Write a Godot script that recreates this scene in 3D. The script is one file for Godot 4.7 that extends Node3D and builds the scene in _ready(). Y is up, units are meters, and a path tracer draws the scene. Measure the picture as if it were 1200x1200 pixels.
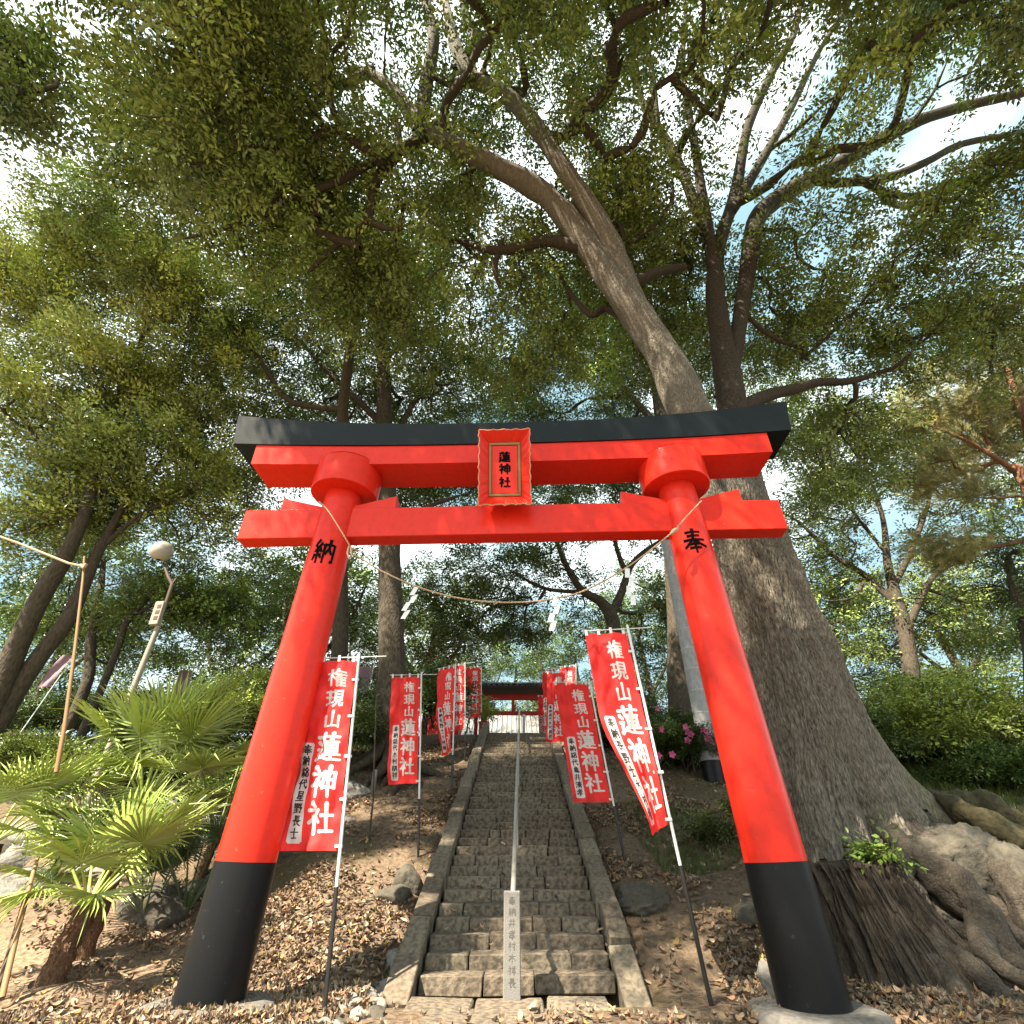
extends Node3D
# Red shrine gate at the foot of a stone stair on a wooded hill. Metres, y up; the camera stands at the origin and looks up the stair, along -z.

var used := {}
var M := {}
var rng := RandomNumberGenerator.new()
const SLOPE := 0.39

class MB:
	var v := PackedVector3Array()
	var n := PackedVector3Array()
	var uv := PackedVector2Array()
	var c := PackedColorArray()
	var idx := PackedInt32Array()
	var tint := Color(1, 1, 1)
	func vert(p: Vector3, t := Vector2.ZERO, nn := Vector3.UP) -> int:
		v.append(p); n.append(nn); uv.append(t); c.append(tint)
		return v.size() - 1
	func tri(p: Vector3, q: Vector3, r: Vector3, away := Vector3.INF) -> void:
		var nn := (r - p).cross(q - p).normalized()
		if away != Vector3.INF and nn.dot((p + q + r) / 3.0 - away) < 0.0:
			var s := q; q = r; r = s; nn = -nn
		var a := vert(p, Vector2(p.x, p.y), nn)
		vert(q, Vector2(q.x, q.y), nn); vert(r, Vector2(r.x, r.y), nn)
		idx.append_array(PackedInt32Array([a, a + 1, a + 2]))
	func quad(p: Vector3, q: Vector3, r: Vector3, s: Vector3, away := Vector3.INF) -> void:
		var nn := (r - p).cross(q - s).normalized()
		if away != Vector3.INF and nn.dot((p + q + r + s) / 4.0 - away) < 0.0:
			var t := q; q = s; s = t; nn = -nn
		var a := vert(p, Vector2(0, 0), nn)
		vert(q, Vector2(1, 0), nn); vert(r, Vector2(1, 1), nn); vert(s, Vector2(0, 1), nn)
		idx.append_array(PackedInt32Array([a, a + 1, a + 2, a, a + 2, a + 3]))
	# indices and smooth normals for a lattice of (nu+1)*(nv+1) vertices that starts at base
	func lattice(base: int, nu: int, nv: int, wrap: bool) -> void:
		var w := nu + 1
		for k in range(base, base + w * (nv + 1)): n[k] = Vector3.ZERO
		for j in nv:
			for i in nu:
				var a := base + j * w + i
				var b := a + 1
				var d := a + w
				var e := d + 1
				idx.append_array(PackedInt32Array([a, b, e, a, e, d]))
				var f := (v[e] - v[a]).cross(v[b] - v[d])
				n[a] += f; n[b] += f; n[d] += f; n[e] += f
		if wrap:
			for j in nv + 1:
				var s := n[base + j * w] + n[base + j * w + nu]
				n[base + j * w] = s; n[base + j * w + nu] = s
		for k in range(base, base + w * (nv + 1)):
			n[k] = n[k].normalized() if n[k].length_squared() > 1e-20 else Vector3.UP
	func grid(nu: int, nv: int, f: Callable, wrap := false) -> void:
		var base := v.size()
		for j in nv + 1:
			for i in nu + 1:
				vert(f.call(float(i) / nu, float(j) / nv), Vector2(float(i) / nu, float(j) / nv))
		lattice(base, nu, nv, wrap)
	func tube(pts: Array, rads: Array, sides := 6, noise: FastNoiseLite = null, amp := 0.0) -> void:
		var base := v.size()
		var side := Vector3.ZERO
		var m := pts.size()
		for j in m:
			var t: Vector3 = (pts[min(j + 1, m - 1)] - pts[max(j - 1, 0)]).normalized()
			if side == Vector3.ZERO:
				side = t.cross(Vector3.UP if absf(t.y) < 0.9 else Vector3.RIGHT).normalized()
			side = (side - t * side.dot(t)).normalized()
			var up := side.cross(t)
			for i in sides + 1:
				var a := TAU * i / sides
				var d := side * cos(a) + up * sin(a)
				var r: float = rads[j]
				if noise: r *= 1.0 + amp * noise.get_noise_3dv((pts[j] + d * r) * Vector3(1, 0.5, 1))
				vert(pts[j] + d * r, Vector2(float(i) / sides, j))
		lattice(base, sides, m - 1, true)
	func cap(centre: Vector3, ring: Array, tip := Vector3.INF) -> void:
		var t := centre if tip == Vector3.INF else tip
		for i in ring.size():
			tri(t, ring[i], ring[(i + 1) % ring.size()], centre - (t - centre) - (ring[0] - centre).cross(ring[1] - centre).normalized() * 0.0)
	# a chamfered box; jit moves its corners a little
	func cbox(xf: Transform3D, size: Vector3, ch := 0.01, jit := 0.0, rg: RandomNumberGenerator = null) -> void:
		var h := size * 0.5
		var ctr := xf.origin
		var P := {}
		for sx: int in [-1, 1]:
			for sy: int in [-1, 1]:
				for sz: int in [-1, 1]:
					var j := Vector3.ZERO
					if rg: j = Vector3(rg.randf_range(-jit, jit), rg.randf_range(-jit, jit), rg.randf_range(-jit, jit))
					var s := Vector3(sx, sy, sz)
					for ax in 3:
						var p := h * s
						for k in 3:
							if k != ax: p[k] -= s[k] * ch
						P[[sx, sy, sz, ax]] = xf * (p + j)
		for ax in 3:
			var b := (ax + 1) % 3
			var d := (ax + 2) % 3
			for s: int in [-1, 1]:
				var q := []
				for e: Array in [[-1, -1], [1, -1], [1, 1], [-1, 1]]:
					var k := [0, 0, 0, ax]
					k[ax] = s; k[b] = e[0]; k[d] = e[1]
					q.append(P[k])
				quad(q[0], q[1], q[2], q[3], ctr)
			for sb: int in [-1, 1]:
				for sd: int in [-1, 1]:
					var k0 := [0, 0, 0, b]
					k0[ax] = -1; k0[b] = sb; k0[d] = sd
					var k1 := k0.duplicate(); k1[ax] = 1
					var k2 := k1.duplicate(); k2[3] = d
					var k3 := k0.duplicate(); k3[3] = d
					quad(P[k0], P[k1], P[k2], P[k3], ctr)
		for sx: int in [-1, 1]:
			for sy: int in [-1, 1]:
				for sz: int in [-1, 1]:
					tri(P[[sx, sy, sz, 0]], P[[sx, sy, sz, 1]], P[[sx, sy, sz, 2]], ctr)
	func mesh() -> ArrayMesh:
		var a := []
		a.resize(Mesh.ARRAY_MAX)
		a[Mesh.ARRAY_VERTEX] = v; a[Mesh.ARRAY_NORMAL] = n; a[Mesh.ARRAY_TEX_UV] = uv; a[Mesh.ARRAY_COLOR] = c; a[Mesh.ARRAY_INDEX] = idx
		var m := ArrayMesh.new()
		m.add_surface_from_arrays(Mesh.PRIMITIVE_TRIANGLES, a)
		return m

# ---------------------------------------------------------------- naming
func numbered(called: String) -> String:
	var k: int = used.get(called, -1) + 1
	used[called] = k
	return called if k == 0 else "%s_%03d" % [called, k]

func thing(called: String, label: String, category: String, at := Vector3.ZERO, group := "") -> Node3D:
	var o := Node3D.new()
	o.name = numbered(called)
	add_child(o)
	o.position = at
	tag(o, label, category, group)
	return o

func tag(o: Node, label: String, category := "", group := "") -> Node:
	if label: o.set_meta("label", label)
	if category: o.set_meta("category", category)
	if group: o.set_meta("group", group)
	return o

# one named mesh; its vertices are in the parent's axes, or in world axes if `world`
func part(called: String, shape, mat: Material, parent: Node3D, world := false, kind := "") -> MeshInstance3D:
	var o := MeshInstance3D.new()
	o.mesh = shape.mesh() if shape is MB else shape
	o.material_override = mat
	o.name = called if parent != self else numbered(called)
	parent.add_child(o, true)
	if world and parent != self:
		var t := Transform3D.IDENTITY
		var p: Node = parent
		while p != self and p is Node3D:
			t = p.transform * t
			p = p.get_parent()
		o.transform = t.affine_inverse()
	if kind: o.set_meta("kind", kind)
	return o

func many(called: String, shape: Mesh, mat: Material, parent: Node3D, xf: Array, cols: Array, world := true) -> MultiMeshInstance3D:
	var mm := MultiMesh.new()
	mm.transform_format = MultiMesh.TRANSFORM_3D
	mm.use_colors = true
	mm.mesh = shape
	mm.instance_count = xf.size()
	for i in xf.size():
		mm.set_instance_transform(i, xf[i])
		mm.set_instance_color(i, cols[i])
	var o := MultiMeshInstance3D.new()
	o.multimesh = mm
	o.material_override = mat
	o.name = called if parent != self else numbered(called)
	parent.add_child(o, true)
	if world and parent != self: o.position = -parent.position
	o.set_meta("kind", "stuff")
	return o

# ---------------------------------------------------------------- materials
func lin(r: float, g: float, b: float) -> Color:
	return Color(r, g, b).linear_to_srgb()

func noise_tex(seed_: int, freq: float, kind := FastNoiseLite.TYPE_SIMPLEX_SMOOTH, oct := 5, ramp: Array = [], normal := 0.0, fractal := FastNoiseLite.FRACTAL_FBM, size := 512) -> NoiseTexture2D:
	var f := FastNoiseLite.new()
	f.seed = seed_; f.frequency = freq; f.noise_type = kind
	f.fractal_type = fractal; f.fractal_octaves = oct
	var t := NoiseTexture2D.new()
	t.width = size; t.height = size; t.seamless = true; t.noise = f
	if fractal == FastNoiseLite.FRACTAL_RIDGED: t.invert = true   # narrow dark fissures
	if ramp.size() > 0:
		var g := Gradient.new()
		g.offsets = PackedFloat32Array(); g.colors = PackedColorArray()
		var off := PackedFloat32Array()
		var col := PackedColorArray()
		for r in ramp: off.append(r[0]); col.append(r[1])
		g.offsets = off; g.colors = col
		t.color_ramp = g
	if normal > 0.0:
		t.as_normal_map = true; t.bump_strength = normal
	return t

func mat(col: Color, rough := 0.7, metal := 0.0) -> StandardMaterial3D:
	var m := StandardMaterial3D.new()
	m.albedo_color = col; m.roughness = rough; m.metallic = metal
	return m

# a surface with a computed grain: albedo and relief looked up from three sides
func grain(ramp: Array, seed_: int, freq: float, scale: Vector3, rough := 0.9, bump := 6.0, world := true, fractal := FastNoiseLite.FRACTAL_FBM, vcol := false) -> StandardMaterial3D:
	var m := mat(Color(1, 1, 1), rough)
	m.albedo_texture = noise_tex(seed_, freq, FastNoiseLite.TYPE_SIMPLEX_SMOOTH, 5, ramp, 0.0, fractal)
	m.normal_enabled = true
	m.normal_texture = noise_tex(seed_, freq, FastNoiseLite.TYPE_SIMPLEX_SMOOTH, 5, [], bump, fractal)
	m.normal_scale = 1.0
	m.uv1_triplanar = true; m.uv1_world_triplanar = world
	m.uv1_scale = scale
	m.vertex_color_use_as_albedo = vcol
	return m

func paint(col: Color, rough: float, seed_: int) -> StandardMaterial3D:
	var m := mat(Color(1, 1, 1), rough)
	var d := col.darkened(0.08)
	m.albedo_texture = noise_tex(seed_, 0.012, FastNoiseLite.TYPE_SIMPLEX_SMOOTH, 6, [[0.0, d], [0.5, col], [0.86, col], [0.93, col.lightened(0.16)], [1.0, col]])
	m.normal_enabled = true
	m.normal_texture = noise_tex(seed_ + 5, 0.09, FastNoiseLite.TYPE_SIMPLEX_SMOOTH, 3, [], 1.2)
	m.normal_scale = 0.35
	m.metallic_specular = 0.32
	m.uv1_triplanar = true; m.uv1_world_triplanar = true
	m.uv1_scale = Vector3(1.1, 1.1, 1.1)
	return m

func materials() -> void:
	M.red = paint(lin(0.68, 0.027, 0.013), 0.28, 3)
	M.black = paint(lin(0.007, 0.008, 0.009), 0.4, 8)
	M.roof_black = paint(lin(0.005, 0.009, 0.012), 0.45, 9)
	M.ink = mat(lin(0.006, 0.006, 0.006), 0.9)
	M.ink.metallic_specular = 0.1
	M.gold = mat(lin(0.20, 0.13, 0.04), 0.4, 0.3)
	M.edge = paint(lin(0.55, 0.22, 0.13), 0.6, 12)
	M.rope = mat(lin(0.42, 0.31, 0.2), 0.9)
	M.paper = mat(lin(0.62, 0.64, 0.66), 0.8)
	M.paper.backlight = Color(0.6, 0.6, 0.6)
	M.white_pole = mat(lin(0.62, 0.70, 0.70), 0.35)
	M.black_pole = mat(lin(0.02, 0.02, 0.02), 0.4)
	M.steel = grain([[0.2, lin(0.34, 0.33, 0.30)], [0.6, lin(0.50, 0.49, 0.46)], [0.9, lin(0.42, 0.38, 0.32)]], 21, 0.03, Vector3(2, 2, 2), 0.45, 1.0)
	M.steel.metallic = 0.5
	M.utility = grain([[0.2, lin(0.26, 0.27, 0.28)], [0.7, lin(0.36, 0.37, 0.38)]], 22, 0.02, Vector3(1, 0.4, 1), 0.6, 0.6)
	M.stone = []
	for k in 4:
		var s: float = [1.0, 0.86, 1.14, 0.94][k]
		var w: float = [1.0, 0.97, 1.0, 0.95][k]
		M.stone.append(grain([[0.1, lin(0.062 * s, 0.052 * s * w, 0.038 * s * w)], [0.45, lin(0.135 * s, 0.113 * s * w, 0.083 * s * w)], [0.7, lin(0.2 * s, 0.17 * s * w, 0.125 * s * w)], [0.95, lin(0.12 * s, 0.11 * s * w, 0.075 * s * w)]], 30 + k, 0.018, Vector3(1.3, 1.3, 1.3), 0.95, 6.0))
	M.post_stone = grain([[0.2, lin(0.109, 0.105, 0.099)], [0.45, lin(0.173, 0.169, 0.160)], [0.6, lin(0.242, 0.235, 0.223)], [0.9, lin(0.140, 0.128, 0.115)]], 40, 0.09, Vector3(2.5, 2.5, 2.5), 0.85, 4.0)
	M.rock = grain([[0.1, lin(0.031, 0.027, 0.022)], [0.4, lin(0.062, 0.055, 0.041)], [0.65, lin(0.087, 0.078, 0.062)], [0.85, lin(0.051, 0.051, 0.030)], [1.0, lin(0.145, 0.138, 0.120)]], 41, 0.016, Vector3(1.2, 1.2, 1.2), 0.92, 9.0)
	M.grey_rock = grain([[0.1, lin(0.102, 0.095, 0.089)], [0.5, lin(0.191, 0.182, 0.166)], [0.9, lin(0.268, 0.255, 0.230)]], 42, 0.02, Vector3(1.4, 1.4, 1.4), 0.92, 7.0)
	M.ground = grain([[0.05, lin(0.085, 0.06, 0.04)], [0.35, lin(0.17, 0.122, 0.08)], [0.6, lin(0.26, 0.19, 0.128)], [0.85, lin(0.16, 0.118, 0.078)], [1.0, lin(0.34, 0.265, 0.19)]], 50, 0.03, Vector3(0.55, 0.55, 0.55), 0.95, 12.0, true, FastNoiseLite.FRACTAL_FBM, true)
	M.bark = grain([[0.0, lin(0.034, 0.029, 0.023)], [0.25, lin(0.098, 0.085, 0.067)], [0.5, lin(0.198, 0.176, 0.142)], [0.8, lin(0.275, 0.25, 0.205)], [1.0, lin(0.22, 0.21, 0.16)]], 60, 0.022, Vector3(2.6, 0.42, 2.6), 0.93, 18.0, true, FastNoiseLite.FRACTAL_RIDGED, true)
	M.limb = grain([[0.15, lin(0.019, 0.014, 0.010)], [0.5, lin(0.045, 0.033, 0.022)], [0.8, lin(0.067, 0.053, 0.035)]], 61, 0.022, Vector3(1.4, 0.9, 1.4), 0.92, 9.0)
	M.dark_bark = grain([[0.15, lin(0.024, 0.019, 0.014)], [0.5, lin(0.058, 0.046, 0.031)], [0.85, lin(0.088, 0.073, 0.051)]], 62, 0.022, Vector3(1.6, 0.4, 1.6), 0.93, 9.0)
	M.pine_bark = grain([[0.2, lin(0.10, 0.05, 0.03)], [0.6, lin(0.24, 0.12, 0.07)]], 63, 0.03, Vector3(1.4, 0.7, 1.4), 0.93, 9.0)
	M.rotten = grain([[0.1, lin(0.022, 0.015, 0.010)], [0.4, lin(0.059, 0.044, 0.030)], [0.65, lin(0.102, 0.082, 0.061)], [0.85, lin(0.066, 0.047, 0.031)], [1.0, lin(0.141, 0.121, 0.098)]], 64, 0.03, Vector3(3.4, 0.4, 3.4), 0.92, 16.0, true, FastNoiseLite.FRACTAL_RIDGED, true)
	M.moss_root = grain([[0.15, lin(0.022, 0.018, 0.008)], [0.5, lin(0.048, 0.041, 0.017)], [0.8, lin(0.071, 0.060, 0.029)]], 65, 0.02, Vector3(1.2, 1.2, 1.2), 0.95, 8.0)
	M.root = grain([[0.0, lin(0.014, 0.011, 0.007)], [0.3, lin(0.038, 0.030, 0.022)], [0.6, lin(0.071, 0.058, 0.044)], [1.0, lin(0.103, 0.090, 0.071)]], 67, 0.016, Vector3(2.2, 2.2, 2.2), 0.92, 12.0, true, FastNoiseLite.FRACTAL_RIDGED)
	M.concrete = grain([[0.1, lin(0.07, 0.066, 0.06)], [0.5, lin(0.125, 0.12, 0.11)], [0.9, lin(0.17, 0.165, 0.15)]], 68, 0.02, Vector3(1.4, 1.4, 1.4), 0.85, 3.0)
	M.bamboo = mat(lin(0.24, 0.15, 0.065), 0.6)
	M.fibre = grain([[0.2, lin(0.045, 0.025, 0.014)], [0.6, lin(0.14, 0.075, 0.04)], [0.9, lin(0.22, 0.13, 0.07)]], 66, 0.05, Vector3(2.5, 0.8, 2.5), 0.95, 9.0)
	M.leaf = leafy(0.32, Color(0.85, 1.0, 0.42))
	M.frond = leafy(0.42, Color(0.8, 0.95, 0.4))
	M.litter = mat(Color(1, 1, 1), 0.85)
	M.litter.vertex_color_use_as_albedo = true
	M.needle = leafy(0.7, Color(0.5, 0.5, 0.3))
	M.tile = mat(lin(0.03, 0.032, 0.035), 0.5)
	M.old_red = paint(lin(0.42, 0.03, 0.022), 0.5, 14)
	M.white_roof = mat(lin(0.2, 0.2, 0.2), 0.5)
	M.plaster = mat(lin(0.5, 0.42, 0.34), 0.9)
	M.globe = mat(lin(0.33, 0.30, 0.25), 0.35)
	M.rust = mat(lin(0.07, 0.045, 0.03), 0.7)
	M.pale_pole = mat(lin(0.28, 0.25, 0.2), 0.6)
	M.cable = mat(lin(0.45, 0.45, 0.44), 0.5)
	M.pink = mat(lin(0.55, 0.09, 0.24), 0.7)
	M.pink.backlight = Color(0.6, 0.3, 0.4)
	M.faded = mat(lin(0.24, 0.16, 0.2), 0.9)
	M.faded.backlight = Color(0.5, 0.45, 0.5)

func leafy(rough: float, through: Color) -> StandardMaterial3D:
	var m := mat(Color(1, 1, 1), rough)
	m.vertex_color_use_as_albedo = true
	m.backlight = through
	return m

# ---------------------------------------------------------------- lettering: every character is a set of brush strokes on a 100 x 100 square
const GLYPH := {
	"gon": "5,28 42,28/23,6 23,95/23,30 14,50 4,62/24,38 40,54/56,4 45,24/53,15 94,15/44,32 98,32/62,33 46,60/52,52 52,97/73,33 70,46/52,48 94,48/52,62 92,62/52,77 92,77/52,93 98,93/72,48 72,93",
	"gen": "4,15 38,15/6,46 36,46/2,84 40,74/21,15 21,80/48,8 48,62/48,8 92,8 92,62/48,26 92,26/48,44 92,44/48,62 92,62/60,62 58,78 42,96/78,62 78,88 84,94 98,92 98,80",
	"zan": "50,8 50,84/14,36 14,88 86,88/86,36 86,93",
	"ren": "6,14 94,14/32,3 32,25/68,3 68,25/10,32 20,42/6,56 20,56 10,76 22,84/4,92 22,82 50,92 98,93/34,33 92,33/42,42 42,66/42,42 86,42 86,66/42,54 86,54/42,66 86,66/32,76 96,76/63,26 63,88",
	"jin": "18,4 28,16/6,26 38,26 24,46 5,64/23,46 23,97/28,50 40,62/50,22 50,72/50,22 92,22 92,72/50,46 92,46/50,70 92,70/71,3 71,98",
	"sha": "18,4 28,16/6,26 38,26 24,46 5,64/23,46 23,97/28,50 40,62/50,42 94,42/72,8 72,90/44,90 98,90",
	"hou": "18,15 82,15/24,30 76,30/6,46 94,46/50,3 46,40 28,60 4,76/54,46 70,62 98,74/30,63 70,63/26,78 74,78/50,54 50,99",
	"nou": "24,4 8,24 24,36/38,18 10,50 38,46/32,38 42,54/24,48 24,97/12,62 4,84/34,62 42,78/52,24 52,97/52,24 94,24 94,92 84,88/73,4 72,36 58,64/73,42 86,62",
	"sou": "24,4 8,24 24,36/38,18 10,50 38,46/24,48 24,97/12,62 4,84/34,62 42,78/62,6 50,28/78,6 96,28/70,30 56,52 86,48/80,38 92,56/52,66 46,86/60,62 62,88 84,90 86,78/90,64 98,80",
	"dai": "30,4 6,44/20,34 20,97/36,38 96,30/56,6 66,60 90,92 96,74/78,8 88,20",
	"ki": "8,30 92,30/50,4 50,97/48,32 6,76/52,32 94,76",
	"mura": "4,28 42,28/23,6 23,95/23,30 4,62/24,38 40,54/50,28 96,28/80,6 80,90 68,84/56,46 66,62",
	"kun": "20,4 28,12/4,22 44,22/10,36 38,36/10,50 38,50/10,64 10,92/10,64 38,64 38,92/10,92 38,92/58,12 56,60 46,94/74,18 74,78/92,8 92,95",
	"shou": "18,4 28,16/6,26 38,26 5,64/23,46 23,97/58,6 66,20/86,4 78,20/50,26 94,26/54,44 90,44/46,64 98,64/72,26 72,98",
	"hoshi": "26,6 26,42/26,6 74,6 74,42/26,24 74,24/26,42 74,42/28,48 14,68/22,58 84,58/24,74 78,74/6,94 94,94/52,46 52,94",
	"no": "8,8 8,46/8,8 46,8 46,46/8,27 46,27/8,46 46,46/27,8 27,88/8,66 46,66/4,90 48,84/58,10 90,10 74,30/62,24 78,36/54,44 96,44 86,58/76,44 76,92 64,86",
	"naga": "28,6 28,58/28,6 82,6/28,20 76,20/28,34 76,34/6,48 94,48/28,48 28,92 48,80/78,54 60,68/50,50 66,76 96,94",
	"shi": "8,36 92,36/50,6 50,90/24,90 76,90",
	"kame": "40,2 24,20/34,10 66,10 52,26/22,28 22,54/22,28 78,28 78,54/22,41 78,41/22,54 78,54/22,62 22,84/22,62 78,62 78,84/22,73 78,73/22,84 78,84/50,28 50,92 92,94 94,80",
	"i": "10,30 90,30/4,62 96,62/34,6 34,60 12,96/68,6 68,96",
	"kiyo": "12,8 22,18/6,34 16,44/6,90 22,60/36,14 94,14/42,28 88,28/32,42 98,42/65,4 65,42/44,54 44,96/44,54 86,54 86,94/44,68 86,68/44,80 86,80",
	"taka": "24,18 76,18/50,4 50,36/8,36 92,36/84,8 40,52 6,72/34,54 76,54 56,68/56,66 56,96 42,92/12,78 92,74",
	"sama": "4,28 42,28/23,6 23,95/23,30 4,62/24,38 40,54/58,4 64,14/84,4 78,14/50,18 94,18/54,30 90,30/46,42 98,42/72,18 72,94 62,90/50,58 64,58 46,82/92,54 76,66/74,62 98,90",
}

func strokes(ch: String) -> Array:
	var out := []
	for s in GLYPH[ch].split("/"):
		var pts := []
		for p in s.split(" "):
			var xy: PackedStringArray = p.split(",")
			pts.append(Vector2(float(xy[0]), float(xy[1])) / 100.0)
		out.append(pts)
	return out

# raised brush strokes: `place` turns (x right, y down, lift) into a point
func brush(mb: MB, ch: String, place: Callable, wid := 0.045) -> void:
	var lift := 0.0
	for pts: Array in strokes(ch):
		lift += 0.0003
		var fine := []
		for k in pts.size() - 1:
			for s in 4: fine.append(pts[k].lerp(pts[k + 1], s / 4.0))
		fine.append(pts[-1])
		var m := fine.size()
		var l := []
		var r := []
		for k in m:
			var t: Vector2 = (fine[min(k + 1, m - 1)] - fine[max(k - 1, 0)]).normalized()
			var q := float(k) / (m - 1)
			var w: float = wid * (1.0 + 0.35 * absf(t.y)) * (0.75 + 0.55 * pow(1.0 - q, 2.0) + (0.25 * q * absf(t.x)))
			var nn := Vector2(-t.y, t.x) * w
			if k == 0: fine[0] = fine[0] - t * wid * 0.6
			l.append(fine[k] + nn); r.append(fine[k] - nn)
		for k in m - 1:
			mb.quad(place.call(l[k].x, l[k].y, lift), place.call(l[k + 1].x, l[k + 1].y, lift), place.call(r[k + 1].x, r[k + 1].y, lift), place.call(r[k].x, r[k].y, lift))

func stamp(im: Image, ch: String, at: Vector2, size: Vector2, col: Color, wid: float) -> void:
	for pts: Array in strokes(ch):
		for k in pts.size() - 1:
			var a: Vector2 = at + pts[k] * size
			var b: Vector2 = at + pts[k + 1] * size
			var steps := int(a.distance_to(b) * 1.5) + 2
			var dirv := (b - a).normalized()
			for s in steps + 1:
				var q := float(s) / steps
				var p := a.lerp(b, q)
				var r: float = wid * (0.85 + 0.3 * absf(dirv.y)) * (1.0 + (0.4 * pow(1.0 - q, 3.0) if k == 0 else 0.0))
				for y in range(int(p.y - r), int(p.y + r) + 1):
					for x in range(int(p.x - r), int(p.x + r) + 1):
						if x >= 0 and y >= 0 and x < im.get_width() and y < im.get_height() and Vector2(x, y).distance_squared_to(p) <= r * r:
							im.set_pixel(x, y, col)

func banner_material(donor: Array) -> StandardMaterial3D:
	var w := 288
	var h := 960
	var im := Image.create(w, h, true, Image.FORMAT_RGB8)
	im.fill(lin(0.74, 0.022, 0.02))
	var white := lin(0.6, 0.59, 0.58)
	var main := ["gon", "gen", "zan", "ren", "jin", "sha"]
	var ys := [0.055, 0.175, 0.295, 0.425, 0.60, 0.775]
	for k in 6:
		var big := k > 2
		var s := Vector2(136, 146) if big else Vector2(100, 98)
		stamp(im, main[k], Vector2(w * 0.64 - s.x / 2, h * ys[k]), s, white, 7.8 if big else 5.4)
	if donor.size() > 0:
		var x0 := 28
		var y0 := 455
		im.fill_rect(Rect2i(x0, y0 + 6, 68, 462), white)
		im.fill_rect(Rect2i(x0 + 6, y0, 56, 474), white)
		var n := donor.size()
		var step := 452.0 / n
		for k in n:
			stamp(im, donor[k], Vector2(x0 + 11, y0 + 12 + step * k), Vector2(46, minf(step - 9, 54)), lin(0.02, 0.02, 0.025), 2.9)
	# faded and soiled by weather
	var fade := FastNoiseLite.new()
	fade.seed = donor.size() + int(donor[4].length()) * 7; fade.frequency = 0.012; fade.fractal_octaves = 4
	for y in h:
		for x in w:
			var q := 1.0 + 0.10 * fade.get_noise_2d(x, y * 0.5) - 0.05 * (0.5 + 0.5 * fade.get_noise_2d(x * 4.0, y * 0.4))
			var c := im.get_pixel(x, y)
			im.set_pixel(x, y, Color(c.r * q, c.g * q, c.b * q))
	im.generate_mipmaps()
	var m := mat(Color(1, 1, 1), 0.75)
	m.albedo_texture = ImageTexture.create_from_image(im)
	m.backlight = Color(0.55, 0.5, 0.5)
	return m

# ---------------------------------------------------------------- the hill
func ss(a: float, b: float, x: float) -> float:
	var t := clampf((x - a) / (b - a), 0.0, 1.0)
	return t * t * (3.0 - 2.0 * t)

func ground(x: float, d: float) -> float:
	var rc := clampf(SLOPE * (d - 6.9), 0.0, 4.57)
	var rl := 3.5 * ss(8.3, 14.8, d) + 1.07 * ss(13.0, 21.0, d)
	var h := lerpf(rc, rl, ss(2.4, 5.0, -x))
	var q := absf(x - (0.05 + 0.013 * (d - 6.9)))
	h -= 0.16 * (1.0 - ss(1.05, 1.5, q)) * ss(6.2, 6.9, d) * (1.0 - ss(18.4, 19.0, d))
	h += (0.04 * sin(1.7 * x + 0.6) * sin(1.3 * d + 1.0) + 0.022 * sin(4.1 * x + 2.0 * d) + 0.012 * sin(9.3 * x - 3.0) * sin(8.1 * d)) * ss(0.9, 1.7, q)
	h += 0.75 * exp(-((x - 4.7) * (x - 4.7) + (d - 8.2) * (d - 8.2)) / 2.2)
	return h

func on_ground(x: float, z: float, dy := 0.0) -> Vector3:
	return Vector3(x, ground(x, -z) + dy, z)

# ---------------------------------------------------------------- foliage and trees
var leaf_spray: Array = []
var needle_spray: ArrayMesh

func add_leaf(mb: MB, at: Vector3, along: Vector3, up: Vector3, length: float, width: float, fold: float) -> void:
	var side := along.cross(up).normalized()
	var nn := side.cross(along).normalized()
	var mid := at + along * length * 0.5 - nn * fold * width * 0.4
	var tip := at + along * length - nn * length * 0.12
	var l := at + along * length * 0.45 + side * width * 0.5 + nn * fold * width * 0.4
	var r := at + along * length * 0.45 - side * width * 0.5 + nn * fold * width * 0.4
	var b := mb.v.size()
	for p: Array in [[at, nn], [l, (nn - side * fold).normalized()], [tip, nn], [mid, nn], [r, (nn + side * fold).normalized()]]:
		mb.vert(p[0], Vector2.ZERO, p[1])
	mb.idx.append_array(PackedInt32Array([b, b + 3, b + 1, b + 1, b + 3, b + 2, b, b + 4, b + 3, b + 3, b + 4, b + 2]))

# a dead leaf: pointed, folded along the rib and curled along its length
func dead_leaf(length: float, width: float, fold: float, curl: float, twist: float) -> ArrayMesh:
	var mb := MB.new()
	var rows := []
	for k in 6:
		var q := k / 5.0
		var w := width * 0.5 * pow(sin(PI * clampf(q * 0.92 + 0.04, 0.0, 1.0)), 0.8)
		var a := curl * (q - 0.5)
		var c := Vector3(0, length * 0.5 * (1.0 - cos(a * 1.4)) + 0.008, length * sin(a) / maxf(curl, 0.01) if curl > 0.05 else length * (q - 0.5))
		var tw := twist * (q - 0.5)
		var sx := Vector3(cos(tw), sin(tw), 0)
		rows.append([c + sx * w + Vector3(0, fold * w, 0), c, c - sx * w + Vector3(0, fold * w, 0)])
	for k in 5:
		for s in 2:
			mb.quad(rows[k][s], rows[k + 1][s], rows[k + 1][s + 1], rows[k][s + 1])
	return mb.mesh()

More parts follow.
